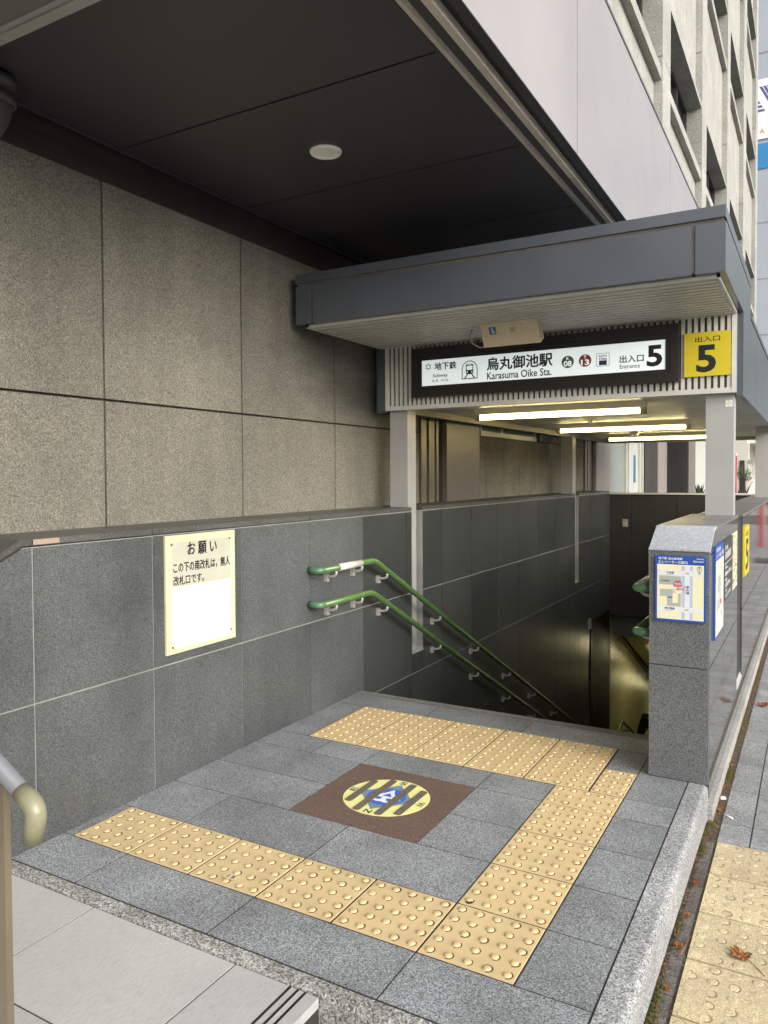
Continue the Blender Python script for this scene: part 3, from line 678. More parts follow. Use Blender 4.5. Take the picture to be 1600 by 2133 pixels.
b.text('NTT 西日本', OO, X, Z, 1.896, 1.934, .9105, .918, .01); b.text('出入口5', OO, X, Z, 1.957, 1.981, .911, .9185, .01); b.text('新風館', OO, X, Z, 1.925, 1.945, .8365, .843, .01); b.text('北', OO, X, Z, 2.054, 2.064, .951, .961, .01); b.text('EV', OO, X, Z, 1.948, 1.956, .8695, .8775)
b.poly3([(2.0575, .985), (2.0615, .985), (2.060, .969), (2.059, .969)], OO, X, Z)
ro, ri = circ(2.0595, .9745, .0108, 24), circ(2.0595, .9745, .0094, 24)
for k in range(24): b.poly3([ro[k], ro[(k + 1) % 24], ri[(k + 1) % 24], ri[k]], OO, X, Z)
b.build('lettering', 'ink', mp)
# signs on the street face (faces +x): R=+y, U=+z
XS = XO + .0005
def side_sign(name, label, y0, y1, z0, z1, mat, th=.008):
    s_ = thing(name, label, 'sign', (XS, (y0 + y1) / 2, (z0 + z1) / 2))
    B().box(XS, XS + th, y0, y1, z0, z1).build('board', mat, s_, bevel=.001); return s_, Vector((XS + th, 0, 0))
s1, o1 = side_sign('map_sign', 'narrow blue topped map on the polished street face, nearest the pillar end', 1.895, 2.262, .622, 1.060, 'map_blue')
def sp(bb, o, l, *q): bb.poly3(rect(*q), o + X * l, Y, Z)
b = B(); sp(b, o1, .0005, 1.905, 2.252, .634, .990); b.build('map_sheet', 'map_cream', s1)
b = B(); sp(b, o1, .001, 1.905, 2.252, .70, .73); sp(b, o1, .001, 2.13, 2.16, .634, .990); sp(b, o1, .001, 1.905, 2.252, .93, .95); b.build('map_road', 'map_road', s1)
b = B(); sp(b, o1, .0011, 1.95, 2.10, .75, .80); sp(b, o1, .0011, 1.98, 2.11, .83, .91); sp(b, o1, .0011, 2.06, 2.11, .80, .83); b.build('map_block', 'map_grey', s1)
b = B(); sp(b, o1, .0013, 2.09, 2.15, .765, .79); b.build('map_marker', 'map_red', s1)
b = B(); b.text('地下鉄 烏丸御池駅', o1 + X * .001, Y, Z, 1.91, 2.10, 1.030, 1.050, .02); b.text('エレベーターの案内', o1 + X * .001, Y, Z, 1.91, 2.13, 1.0, 1.022, .02); b.text('Elevator', o1 + X * .001, Y, Z, 2.17, 2.25, 1.0, 1.03, .02); b.build('white_lettering', 'ink_white', s1)
s2, o2 = side_sign('direction_sign', 'charcoal sign with white station lettering between the two maps on the polished street face', 2.288, 2.748, .742, 1.058, 'dark_sign')
b = B()
b.text('地下鉄', o2 + X * .0008, Y, Z, 2.33, 2.47, 1.005, 1.028, .02); b.text('烏丸御池駅', o2 + X * .0008, Y, Z, 2.33, 2.64, .958, .998, .02); sp(b, o2, .0008, 2.30, 2.74, .935, .938)
b.text('Subway', o2 + X * .0008, Y, Z, 2.33, 2.46, .905, .923, .015); b.text('Karasuma Oike Sta.', o2 + X * .0008, Y, Z, 2.33, 2.67, .873, .898, .015)
b.text('地铁', o2 + X * .0008, Y, Z, 2.33, 2.42, .842, .860, .01); b.text('乌丸御池站', o2 + X * .0008, Y, Z, 2.33, 2.60, .812, .836, .01); b.text('지하철', o2 + X * .0008, Y, Z, 2.33, 2.42, .787, .802, .01); b.text('가라스마오이케역', o2 + X * .0008, Y, Z, 2.33, 2.62, .757, .780, .01)
b.build('lettering', 'ink_white', s2)
s3, o3 = side_sign('map_sign', 'pale crowded street map poster beside the charcoal sign on the polished street face', 2.755, 3.085, .737, 1.058, 'map_cream', .004)
b = B(); c_ = B(); r_ = B()
for k in range(260):
    y, z = random.uniform(2.765, 3.06), random.uniform(.745, 1.045); w, h = random.uniform(.004, .018), random.uniform(.003, .011)
    (b if k % 3 else c_).poly3(rect(y, y + w, z, z + h), o3 + X * (.0006 + k * .000004), Y, Z)
for k in range(5): y, z = random.uniform(2.9, 3.0), random.uniform(.86, .90); r_.poly3(rect(y, y + .02, z, z + .012), o3 + X * .0022, Y, Z)
b.build('map_block', 'map_grey', s3); c_.build('map_print', 'ink', s3); r_.build('map_marker', 'orange', s3)
s4, o4 = side_sign('exit_sign', 'tall yellow number 5 sign on the polished street face beyond the slot', 3.545, 3.93, .728, 1.051, 'sign_yellow', .012)
b = B(); b.text('出入口', o4 + X * .0008, Y, Z, 3.63, 3.85, .985, 1.02, .01); b.text('5', o4 + X * .0008, Y, Z, 3.63, 3.84, .755, .965, .02); b.build('lettering', 'ink', s4)

# ================================================================== NOTICE BOARD ON THE LOW WALL (faces +x): R=+y
nb = thing('notice_board', 'yellowed notice board on the low wall with two white covering sheets', 'notice board', (WX, .79, .86))
B().box(WX + .001, WX + .012, .553, 1.032, .586, 1.131).build('board', 'board', nb, bevel=.0015)
on_ = Vector((WX + .012, 0, 0))
B().poly3(rect(.590, .997, .62, 1.098), on_ + X * .0005, Y, Z).build('paper', 'board_grey', nb)
B().poly3(rect(.588, .999, .7135, .890), on_ + X * .0018, Y, Z, .0012).build('cover_sheet', 'board_white', nb)
B().poly3([(.608, .607), (.982, .607), (.998, .628), (.998, .7115), (.588, .7115), (.588, .628)], on_ + X * .0012, Y, Z, .0006).build('cover_sheet', 'board_white', nb)
b = B(); oo = on_ + X * .0012
b.text('お 願 い', oo, Y, Z, .694, .895, 1.032, 1.092, .028); b.text('この下の南改札は，無人', oo, Y, Z, .600, .992, .957, 1.004, .022); b.text('改札口です。', oo, Y, Z, .600, .802, .899, .942, .022)
b.build('lettering', 'ink', nb)
for y, z in ((.590, 1.090), (.992, 1.092), (.592, .617), (.996, .632)):
    B().tube([on_ + Y * y + Z * z - X * .001, on_ + Y * y + Z * z + X * .003], .006, 10).build('screw', 'rust', nb)

# ================================================================== STAIR HANDRAILS
def handrail(label, xw, xr, zr, y0, yb, white=None, side=1, ys=()):
    h = thing('handrail', label, 'handrail', (xr, yb, zr), 'green stair handrails')
    sl = .504; ye = 9.15
    path = fillet([(xw + side * .006, y0, zr + .004), (xr, y0, zr + .002), (xr, yb, zr), (xr, ye, zr - sl * (ye - yb))], .055, 7)
    B().tube(path[:9], .0203, 16).build('end_cap', 'green_cap', h)
    B().tube(path[8:], .020, 16).build('rail', 'green', h)
    if white: B().tube([(xr, white[0], zr + .001), (xr, white[1], zr + .0005)], .0214, 16).build('sleeve', 'rail_white', h)
    for y in ys:
        z = zr - sl * max(0, y - yb)
        br = B().box(min(xw, xw + side * .022), max(xw, xw + side * .022), y - .014, y + .014, z - .085, z - .035)
        br.tube(fillet([(xw + side * .012, y, z - .05), (xw + side * .045, y, z - .055), (xr, y, z - .042), (xr, y, z - .012)], .03), .0085, 8)
        br.build('bracket', 'bracket', h, bevel=.0)
    return h
YS = (1.876, 2.177, 2.506, 3.345, 4.108, 4.894, 5.643, 6.43, 7.22, 8.0)
handrail('upper green stair rail with a white sleeve on the low wall by the notice board', WX, .03, .850, 1.70, 2.335, (1.90, 2.165), 1, YS)
handrail('lower green stair rail without a sleeve on the low wall by the notice board', WX, .03, .648, 1.70, 2.30, None, 1, YS)
handrail('upper green rail end showing just left of the map pillar', XI, 1.768, .858, 1.80, 2.335, (1.86, 2.165), -1, (1.95, 2.25, 3.345, 4.9, 6.43, 8))
handrail('lower green rail end showing just left of the map pillar', XI, 1.768, .648, 1.80, 2.30, None, -1, (1.95, 2.25, 3.345, 4.9, 6.43, 8))

# ================================================================== CANOPY OVER THE STAIRS
cp = thing('entrance_canopy', 'slate grey metal canopy with ribbed soffit on pale posts over the subway stairs', 'canopy', (.9, 3.1, 1.15))
CX0, CX1, YF = -.338, 2.13, 2.0
b = B()   # front fascia: three panels with sealant joints
for a, c in ((CX0, -.226), (-.210, 1.980), (1.998, CX1)): b.box(a, c, YF, YF + .04, 2.352, 2.586)
b.build('front_fascia', 'canopy', cp, bevel=.002)
b = B(); b.box(CX0, CX1, YF - .004, 3.62, 2.606, 2.662); b.build('fascia_cap', 'canopy', cp, bevel=.002)
B().box(CX0 + .01, CX1 - .01, YF + .006, YF + .05, 2.36, 2.606).build('sealant', 'seal', cp)
b = B()   # right-hand side cheek, stepped
b.prism([(YF + .041, 2.352), (3.055, 2.352), (3.055, 1.862), (10.0, 1.862), (10.0, 2.40), (3.612, 2.40), (3.612, 2.594), (YF + .041, 2.594)], 0, CX1 - .03, CX1)
b.build('side_fascia', 'canopy', cp, bevel=.0015)
B().box(2.02, CX1 + .004, 3.62, 10.0, 2.408, 2.44).build('side_cap', 'canopy', cp, bevel=.002)
b = B(); b.prism([(YF + .041, 2.352), (3.02, 2.352), (3.02, 1.862), (3.06, 1.862), (3.06, 2.594), (YF + .041, 2.594)], 0, CX0, CX0 + .03); b.build('left_fascia', 'canopy', cp, bevel=.0015)
B().box(CX0 + .03, -.242, 2.985, 3.06, 1.866, 2.352).build('header_return', 'canopy', cp); B().box(2.102, CX1 - .03, 2.985, 3.055, 1.866, 2.352).build('header_return', 'canopy', cp)
B().box(CX0 + .03, CX1 - .03, 3.06, 10.0, 2.35, 2.398).build('roof_slab', 'dark_panel', cp)
B().box(CX0 + .03, CX1 - .03, YF + .05, 3.06, 2.40, 2.60).build('roof_box', 'dark_panel', cp)
# ribbed soffit in front
b = B(); y = 2.085
while y < 3.0: b.box(-.27, 2.085, y, y + .046, 2.330, 2.352); y += .068
b.build('soffit_ribs', 'white_rib', cp)
B().box(-.275, 2.09, YF + .05, 3.0, 2.3475, 2.352).build('soffit_backing', 'rib_back', cp)
b = B(); b.box(-.293, -.272, YF + .045, 3.0, 2.334, 2.352); b.box(2.087, 2.100, YF + .045, 3.0, 2.334, 2.352); b.box(-.293, 2.1, YF + .045, YF + .078, 2.336, 2.352); b.build('soffit_edge', 'white_rib', cp, bevel=.001)
# ribbed header wall
b = B(); x = -.232
while x < 2.075: b.box(x, x + .021, 2.99, 3.01, 1.905, 2.336); x += .0362
b.build('header_ribs', 'white_rib', cp, bevel=.001)
B().box(-.236, 2.095, 3.004, 3.04, 1.88, 2.345).build('header_backing', 'rib_back', cp)
b = B(); b.box(-.241, -.218, 2.984, 3.02, 1.876, 2.336); b.box(2.074, 2.101, 2.984, 3.02, 1.876, 2.336); b.box(-.217, 2.073, 2.983, 3.02, 1.876, 1.906); b.build('header_trim', 'white_rib', cp, bevel=.002)
# inner ceiling
b = B(); y = 3.07
while y < 9.85: b.box(-.16, 2.09, y, y + .048, 1.918, 1.94); y += .068
b.build('ceiling_ribs', 'white_rib', cp)
B().box(-.2, 2.1, 3.045, 9.9, 1.9345, 1.96).build('ceiling_backing', 'rib_back', cp)
b = B(); b.box(-.23, -.162, 3.045, 9.9, 1.868, 1.95); b.box(-.23, 2.1, 9.86, 9.95, 1.868, 1.95); b.build('ceiling_edge', 'strip_metal', cp)
# posts
def post(x0, x1, y0, y1, z0, z1): return B().box(x0, x1, y0, y1, z0, z1).build('post', 'post', cp, bevel=.003)
post(-.23, -.085, 3.035, 3.17, .10, 1.875); post(1.93, 2.083, 3.035, 3.17, 1.152, 1.876)
post(-.23, -.085, 7.46, 7.60, .07, 1.868); post(1.93, 2.083, 7.46, 7.60, 1.139, 1.924)

# ---- survey target sticker
ts = thing('target_sticker', 'small square white sticker printed with a crosshair at the top of the right canopy post', 'sticker', (2.058, 3.034, 1.817))
B().box(2.038, 2.076, 3.0335, 3.0345, 1.797, 1.836).build('sheet', 'map_white', ts)
b = B(); o_ = Vector((2.057, 3.0330, 1.8165))
ro, ri = circ(0, 0, .0125, 24), circ(0, 0, .0115, 24)
for k in range(24): b.poly3([ro[k], ro[(k + 1) % 24], ri[(k + 1) % 24], ri[k]], o_, X, Z)
b.poly3(rect(-.017, .017, -.0005, .0005), o_, X, Z); b.poly3(rect(-.0005, .0005, -.017, .017), o_ - Y * .0002, X, Z); b.build('crosshair', 'ink_slate', ts)

# ---- fluorescent lamps
fl0 = thing('fluorescent_lamp', 'lit fluorescent tube nearest the header, in full view under the ribbed canopy ceiling', 'lamp', (.825, 3.70, 1.922), 'fluorescent lamps under the canopy')
b = B(); b.prism([(3.63, 1.922), (3.77, 1.922), (3.74, 1.872), (3.66, 1.872)], 0, .185, 1.465); b.build('housing', 'fixture', fl0, bevel=.003)
B().tube([(.215, 3.70, 1.848), (1.43, 3.70, 1.848)], .015, 14).build('tube', 'tube', fl0)
for x0 in (.183, 1.428): B().box(x0, x0 + .038, 3.673, 3.727, 1.826, 1.872).build('socket', 'socket', fl0, bevel=.006, seg=2)
for lbl, yy in (('middle lit fluorescent tube of the three under the canopy ceiling', 5.88), ('farthest lit fluorescent tube, one end hidden behind the post on the pavement wall', 8.18)):
    c = copy_tree(fl0); c['label'] = lbl; c.location = (.80 if yy > 8 else .83, yy, 1.922)
# ---- ceiling sensors
def sensor(label, x, y):
    s_ = thing('ceiling_sensor', label, 'sensor', (x, y, 1.92), 'ceiling sensors')
    B().prism([(x - .06, 1.924), (x + .06, 1.924), (x + .03, 1.885), (x - .03, 1.885)], 1, y - .05, y + .05).build('bracket', 'fixture', s_)
    B().lathe([(0, 1.852), (.012, 1.854), (.018, 1.862), (.018, 1.872), (.012, 1.886)], (x, y, 0), 14).build('head', 'downlight', s_)
sensor('small sensor on a tapered bracket between the first and middle lamps', .76, 4.95); sensor('small sensor between the middle and farthest lamps', .56, 7.9)

# ================================================================== STATION SIGN
ss = thing('station_sign', 'long dark framed backlit station sign with black lettering and line badges above the stairs', 'sign', (.9, 2.98, 2.13))
YS_ = 2.93
b = B()
b.box(.005, .055, YS_, 2.988, 1.955, 2.30); b.box(1.745, 1.79, YS_, 2.988, 1.955, 2.30); b.box(.055, 1.745, YS_, 2.988, 2.245, 2.30); b.box(.055, 1.745, YS_, 2.988, 1.955, 2.005)
b.build('frame', 'sign_black', ss, bevel=.003)
b = B(); b.box(.0555, .080, YS_ + .006, 2.985, 2.0055, 2.2445); b.box(1.714, 1.7445, YS_ + .006, 2.985, 2.0055, 2.2445); b.box(.0805, 1.7135, YS_ + .006, 2.985, 2.212, 2.2445); b.box(.0805, 1.7135, YS_ + .006, 2.985, 2.0055, 2.032); b.build('inner_frame', 'sign_black', ss, bevel=.002)
B().box(.0807, 1.7133, YS_ + .012, 2.98, 2.0322, 2.2118).build('lit_face', 'sign_face', ss)
so = Vector((0, YS_ + .0112, 0))
b = B()
b.text('地下鉄', so, X, Z, .181, .345, 2.140, 2.190, .03); b.text('Subway', so, X, Z, .166, .280, 2.082, 2.113, .012); b.text('地 铁  지하철', so, X, Z, .158, .284, 2.055, 2.074, .0)
b.text('烏丸御池駅', so, X, Z, .571, 1.020, 2.108, 2.192, .030); b.text('Karasuma Oike Sta.', so, X, Z, .571, 1.016, 2.046, 2.096, .014)
b.text('出入口', so, X, Z, 1.446, 1.588, 2.090, 2.135, .022); b.text('Entrance', so, X, Z, 1.446, 1.567, 2.054, 2.080, .008); b.text('5', so, X, Z, 1.606, 1.697, 2.054, 2.184, .03)
b.build('lettering', 'ink', ss)
b = B()   # star-like city transport mark
for a in range(6):
    an = a * math.pi / 3 + math.pi / 2; p = lambda r, d: (.131 + r * math.cos(an + d), 2.166 + r * math.sin(an + d))
    b.poly3([p(.029, 0), p(.012, .30), p(.012, -.30)], so, X, Z)
ro, ri = circ(.131, 2.166, .0165, 24), circ(.131, 2.166, .0125, 24)
for k in range(24): b.poly3([ro[k], ro[(k + 1) % 24], ri[(k + 1) % 24], ri[k]], so - Y * .0002, X, Z)
b.build('transport_mark', 'ink', ss)
def outline(bb, outer, inner, o): 
    n = len(outer)
    for k in range(n): bb.poly3([outer[k], outer[(k + 1) % n], inner[(k + 1) % n], inner[k]], o, X, Z)
b = B()   # train pictogram
arch = lambda w, z0, z1: [(.444 - w, z0), (.444 + w, z0)] + [(.444 + w * math.cos(a), z1 - w + w * math.sin(a)) for a in [math.pi * k / 14 for k in range(15)]]
outline(b, arch(.058, 2.060, 2.186), arch(.0525, 2.066, 2.1805), so)
b.poly3(rrect(.416, .472, 2.093, 2.163, .012), so, X, Z)
b.poly3([(.424, 2.093), (.432, 2.093), (.415, 2.067), (.403, 2.067)], so - Y * .0001, X, Z); b.poly3([(.456, 2.093), (.464, 2.093), (.485, 2.067), (.473, 2.067)], so - Y * .0001, X, Z)
b.build('train_pictogram', 'ink', ss)
b = B(); b.poly3(rrect(.422, .466, 2.122, 2.150, .004), so - Y * .0004, X, Z); b.poly3(rect(.430, .458, 2.1545, 2.159), so - Y * .0004, X, Z); b.poly3(circ(.427, 2.108, .005, 12), so - Y * .0004, X, Z); b.poly3(circ(.461, 2.108, .005, 12), so - Y * .0004, X, Z); b.build('train_window', 'sign_face', ss)
for cx_, mt, a1, a2 in ((1.121, 'ink_green', 'K', '08'), (1.232, 'ink_red', 'T', '13')):
    bd = B().poly3(circ(cx_, 2.123, .0395, 36), so - Y * .0001, X, Z).build('line_badge', mt, ss)
    b = B(); b.text(a1, so - Y * .0004, X, Z, cx_ - .009, cx_ + .009, 2.135, 2.155, .02); b.text(a2, so - Y * .0004, X, Z, cx_ - .026, cx_ + .026, 2.094, 2.130, .03); b.build('lettering', 'sign_face', bd)
b = B(); outline(b, rrect(1.303, 1.383, 2.079, 2.161, .008), rrect(1.3055, 1.3805, 2.0815, 2.1585, .007), so); b.build('badge_outline', 'ink_slate', ss)
b = B(); b.poly3(rect(1.319, 1.367, 2.086, 2.115), so, X, Z); b.text('KOTO', so, X, Z, 1.318, 1.368, 2.136, 2.150, .02); b.text('Chika', so, X, Z, 1.318, 1.368, 2.118, 2.134, .02); b.build('shop_badge', 'ink_purple', ss)

# ---- yellow exit number sign
ys = thing('exit_sign', 'square yellow number 5 sign fixed to the ribbed header beside the long station sign', 'sign', (1.94, 2.985, 2.1))
B().box(1.815, 2.070, 2.974, 2.988, 1.980, 2.240).build('board', 'sign_yellow', ys, bevel=.001)
b = B(); b.text('出入口', (0, 2.9732, 0), X, Z, 1.876, 2.012, 2.183, 2.215, .012); b.text('5', (0, 2.9732, 0), X, Z, 1.883, 1.992, 2.002, 2.164, .03); b.build('lettering', 'ink', ys)

# ---- speaker box hanging under the soffit
sk = thing('speaker_box', 'tilted beige speaker box with a blue walking figure sticker hung under the canopy soffit', 'speaker', (.87, 2.55, 2.33))
th = R(28); ux = X; uz = Vector((0, math.sin(th), math.cos(th))) * 1; nn = Vector((0, -math.cos(th), math.sin(th))) * -1
# face plane leans: lower edge further back
O0 = Vector((.69, 2.50, 2.352)); uzv = Vector((0, .10, -.168)).normalized(); nv = uzv.cross(X) * 1.0; 
if nv.y > 0: nv = -nv
def spt(a, c, d): return O0 + X * a + uzv * c - nv * d
b = B(); Ws, Hs, Ds = .365, .175, .075
vv = [b.bm.verts.new(spt(a, c, d)) for a in (0, Ws) for c in (0, Hs) for d in (0, Ds)]
for f in ((0, 1, 3, 2), (4, 6, 7, 5), (0, 4, 5, 1), (2, 3, 7, 6), (0, 2, 6, 4), (1, 5, 7, 3)): b.bm.faces.new([vv[i] for i in f])
b.build('case', 'beige', sk, bevel=.004, seg=2)
B().box(.74, 1.0, 2.55, 2.60, 2.285, 2.338).build('hanger', 'socket', sk)
B().tube([(.60, 2.62, 2.334), (.585, 2.62, 2.30), (.60, 2.62, 2.24), (.65, 2.62, 2.21), (.72, 2.615, 2.215)], .005, 8).build('cable', 'socket', sk)
B().box(.60, .70, 2.60, 2.66, 2.333, 2.3375).build('cable_plate', 'socket', sk)
Uo = -uzv
B().poly3(rrect(.055, .100, -.095, -.045, .004), O0 + nv * .0008, X, Uo).build('sticker', 'sticker_blue', sk)
b = B(); o_ = O0 + nv * .0014
b.poly3(circ(.0745, -.053, .0042, 12), o_, X, Uo); b.poly3([(.070, -.059), (.079, -.059), (.081, -.075), (.074, -.077)], o_, X, Uo)
b.poly3([(.075, -.075), (.080, -.075), (.075, -.090), (.069, -.090)], o_, X, Uo); b.poly3([(.077, -.075), (.081, -.074), (.090, -.090), (.085, -.090)], o_, X, Uo); b.poly3([(.080, -.066), (.082, -.066), (.096, -.087), (.095, -.088)], o_, X, Uo)
b.build('walking_figure', 'ink_white', sk)
b = B()
for i in range(-2, 3):
    for j in range(-2, 3):
        a_, c_ = i * .0085 + (j % 2) * .00425, j * .0075
        if math.hypot(a_, c_) < .020: b.poly3(circ(.205 + a_, -.075 + c_, .0021, 8), o_, X, Uo)
for a_, c_, r in ((.262, -.045, .003), (.150, -.108, .002)): b.poly3(circ(a_, c_, r, 10), o_, X, Uo)
b.build('grille_hole', 'ink', sk)

# ================================================================== OFFICE BUILDING
ob_ = thing('office_building', 'big stone office building with dark overhanging soffit, pinkish metal band and recessed windows', 'building', (-.6, 8, 0))
# ground-floor stone wall panels
b = B(); WXU = -.40; g_ = .006
for a, c in zip([-1.5, -.46, .535, 1.54, 2.545, 3.55, 3.86], [-.46, .535, 1.54, 2.545, 3.55, 3.86]):
    for p, q in ((.0, .70), (.70, 1.765), (1.765, 2.90)): b.box(WXU - .03, WXU, a + g_, c - g_, p + g_, q - g_)
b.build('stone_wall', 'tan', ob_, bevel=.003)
B().box(WXU - .5, WXU - .018, -3, 24, -.2, 3.2).build('wall_core', 'grout_dark', ob_)
b = B()
for a, c in ((5.22, 6.40), (6.40, 7.52), (7.52, 8.3), (8.3, 9.17)):
    for p, q in ((.0, 1.79 if a < 7.5 else 1.79), (1.80, 2.90)):
        if a < 7.5 and p > 1: continue
        b.box(WXU - .03, WXU, a + .004, c - .004, p, q)
b.build('grey_stone_wall', 'grey_stone', ob_, bevel=.003)
# high window over the grey stone
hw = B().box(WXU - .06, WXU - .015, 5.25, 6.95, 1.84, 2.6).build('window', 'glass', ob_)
b = B(); b.box(WXU - .02, WXU + .012, 5.22, 7.0, 1.795, 1.845); b.box(WXU - .014, WXU + .006, 5.80, 5.86, 1.845, 2.6); b.box(WXU - .014, WXU + .006, 5.22, 5.26, 1.845, 2.6); b.box(WXU - .014, WXU + .006, 6.94, 7.0, 1.845, 2.6); b.build('frame', 'frame_white', hw)
B().box(WXU - .014, WXU + .05, 7.0, 7.5, 1.80, 2.0).build('vent_box', 'black', ob_)
for s0 in (3.87, 9.22):
    for a, w in ((0, .10), (.15, .11), (.30, .045)): B().box(WXU - .02, WXU + .015, s0 + a, s0 + a + w, 0, 2.9).build('metal_strip', 'strip_metal', ob_, bevel=.003)
for a, c in ((4.36, 5.14), (9.80, 10.74), (15.1, 16.2)):
    B().box(WXU - .02, WXU + .03, a, c, 0, 2.9).build('pilaster_cover', 'brown_panel' if a < 9 else paint('pale_taupe_panel', (.27, .235, .22), .5, fine=0.0), ob_, bevel=.004)
# shop windows farther along
for a, c in ((10.78, 11.95),):
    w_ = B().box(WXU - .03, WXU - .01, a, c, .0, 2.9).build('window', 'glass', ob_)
    b = B(); b.box(WXU - .03, WXU + .01, a - .03, a, 0, 2.9); b.box(WXU - .03, WXU + .03, c, c + .1, 0, 2.9); b.build('frame', 'frame_white', w_)
dr = B().box(WXU - .02, WXU + .02, 12.1, 13.55, 0, 2.9).build('door', 'frame_white', ob_)
b = B(); b.box(WXU + .02, WXU + .05, 12.06, 12.12, 0, 2.9); b.box(WXU + .02, WXU + .06, 13.0, 13.08, 0, 2.9); b.box(WXU + .02, WXU + .06, 13.3, 13.36, 0, 2.9); b.build('frame', 'frame_white', dr)
bb = B().box(WXU + .021, WXU + .026, 12.60, 12.78, 1.25, 1.75).build('notice_strip', 'sticker_blue', dr)
B().box(WXU - .05, WXU + .01, 13.75, 15.1, 0, 2.9).build('dark_bay', 'dark_panel', ob_)
B().box(WXU - .05, WXU + .005, 16.2, 19.6, 0, 2.9).build('dark_bay', 'bay_dark', ob_)
B().box(WXU - .05, WXU + .03, 19.6, 20.9, 0, 2.9).build('pilaster_cover', 'brown_panel', ob_)
B().box(WXU - .05, WXU + .02, 20.9, 24, 0, 2.9).build('dark_bay', 'frame_white', ob_)
# soffit
H = 2.95
b = B()
ye = [-.285, .615, 1.545, 2.475, 3.405, 4.335, 12.0]
for a, c in zip(ye, ye[1:]): b.box(-.335, 1.29, a + .006, c - .006, H, H + .03)
b.build('soffit_panel', 'soffit_dark', ob_, bevel=.003)
B().box(-.6, 1.49, -.285, 12, H + .012, H + .25).build('soffit_core', 'black', ob_)
b = B(); b.box(-.362, -.341, -.285, 12, H - .012, H + .02); b.build('soffit_edge', 'soffit_dark', ob_, bevel=.002)
b = B(); b.box(WXU - .02, WXU + .014, -3, 12, 2.785, 2.872); b.build('wall_band', 'maroon', ob_, bevel=.002)
B().box(WXU - .03, WXU + .004, -3, 12, 2.872, 2.96).build('band_recess', 'maroon', ob_)
# fascia rails between soffit and pink band
b = B(); b.box(1.294, 1.306, -.285, 12, H - .010, H + .02); b.box(1.455, 1.492, -.285, 12, H - .006, H + .02); b.box(1.341, 1.380, -.285, 12, H - .002, H + .02); b.build('fascia_edge', 'soffit_dark', ob_)
for x0, x1 in ((1.309, 1.340), (1.381, 1.424)):
    b = B()
    for a, c in ((-.285, 2.02), (2.025, 12)): b.prism([(x0, H + .01), (x0 + .004, H - .014), (x1 - .004, H - .022), (x1, H + .01)], 1, a, c)
    b.build('light_rail', 'rail_metal', ob_, bevel=.003)
PX = 1.495; b = B()
for a, c in ((-2.6, -.285), (-.281, 1.765), (1.773, 4.49), (4.498, 7.3), (7.308, 10.1)): b.box(PX - .03, PX, a, c, H - .004, 3.965)
b.build('metal_band', 'pink', ob_, bevel=.002)
B().box(PX - .06, PX + .004, -2.6, 10.1, 3.966, 3.985).build('band_cap', 'soffit_dark', ob_)
B().box(.5, PX - .032, -2.6, 12.0, H + .255, 3.962).build('band_core', 'dark_panel', ob_)
# upper facade
F0 = 4.28
pil = [4.36 - F0, 4.36, 8.64, 12.60, 16.90, 21.20, 25.90]
for p in pil:
    w = .62 if p < 20 else .9
    b = B(); z = 3.0
    while z < 30:
        b.box(.46, .75, p, p + w, z + .006, z + 1.895); z += 1.9
    b.build('pilaster', 'facade', ob_, bevel=.006)
STO = 3.80
winproto = {}
for i, p in enumerate(pil[:-1]):
    a, c = p + .62, pil[i + 1]
    if i == 5: a = p + .9
    for k in range(7):
        zl = 2.70 + STO * k                      # ledge level
        if zl + .2 < 3.0 and False: continue
        b = B()
        n = 3
        for q in range(n): b.box(.50, .735, a + (c - a) * q / n + .003, a + (c - a) * (q + 1) / n - .003, zl, zl + .145)
        if zl > 3.2 or k > 0: b.build('ledge', 'facade', ob_, bevel=.006)
        else: b.bm.free()
        b = B()
        for q in range(n):
            b.box(.46, .64, a + (c - a) * q / n + .003, a + (c - a) * (q + 1) / n - .003, zl + 1.32, zl + STO - .002)
            b.box(.50, .738, a + (c - a) * q / n + .003, a + (c - a) * (q + 1) / n - .003, zl + 1.24, zl + 1.315)
        b.build('spandrel', 'facade', ob_, bevel=.006)
        if k == 0: continue
        wn = B().box(.44, .455, a, c, zl + .145, zl + 1.25).build('window', 'glass_dark', ob_)
        b = B()
        for yy in (a, a + (c - a) / 3, a + 2 * (c - a) / 3, c - .07): b.box(.455, .50, yy, yy + .07, zl + .145, zl + 1.24)
        b.box(.456, .498, a, c, zl + .146, zl + .19); b.box(.456, .498, a, c, zl + 1.19, zl + 1.239)
        b.build('frame', 'dark_panel', wn)
B().box(-8, .44, -2.6, 26.8, 3.0, 30).build('upper_core', 'facade_rough', ob_)
# entrance soffit behind the photographer's left
B().box(-1.4, 1.45, -4.0, -.330, H - .05, H + .2).build('entrance_soffit', 'grey_soffit', ob_)
b = B(); b.box(-1.4, 1.45, -.330, -.289, H - .062, H + .1); b.box(-1.4, 1.45, -.352, -.331, H - .055, H - .049); b.build('entrance_soffit_trim', 'white_trim', ob_, bevel=.004)

# ---- downlight
dl = thing('downlight', 'round white downlight recessed in the dark soffit', 'lamp', (.465, 1.13, H))
B().lathe([(.058, H - .002), (.062, H - .010), (.072, H - .011), (.076, H - .006), (.078, H + .002)], (.465, 1.13, 0), 36).build('trim_ring', 'downlight', dl)
B().lathe([(.058, H - .003), (.052, H - .0035), (.040, H - .0045), (.028, H - .0020), (0, H - .0015)], (.465, 1.13, 0), 32).build('reflector', 'downlight_in', dl)

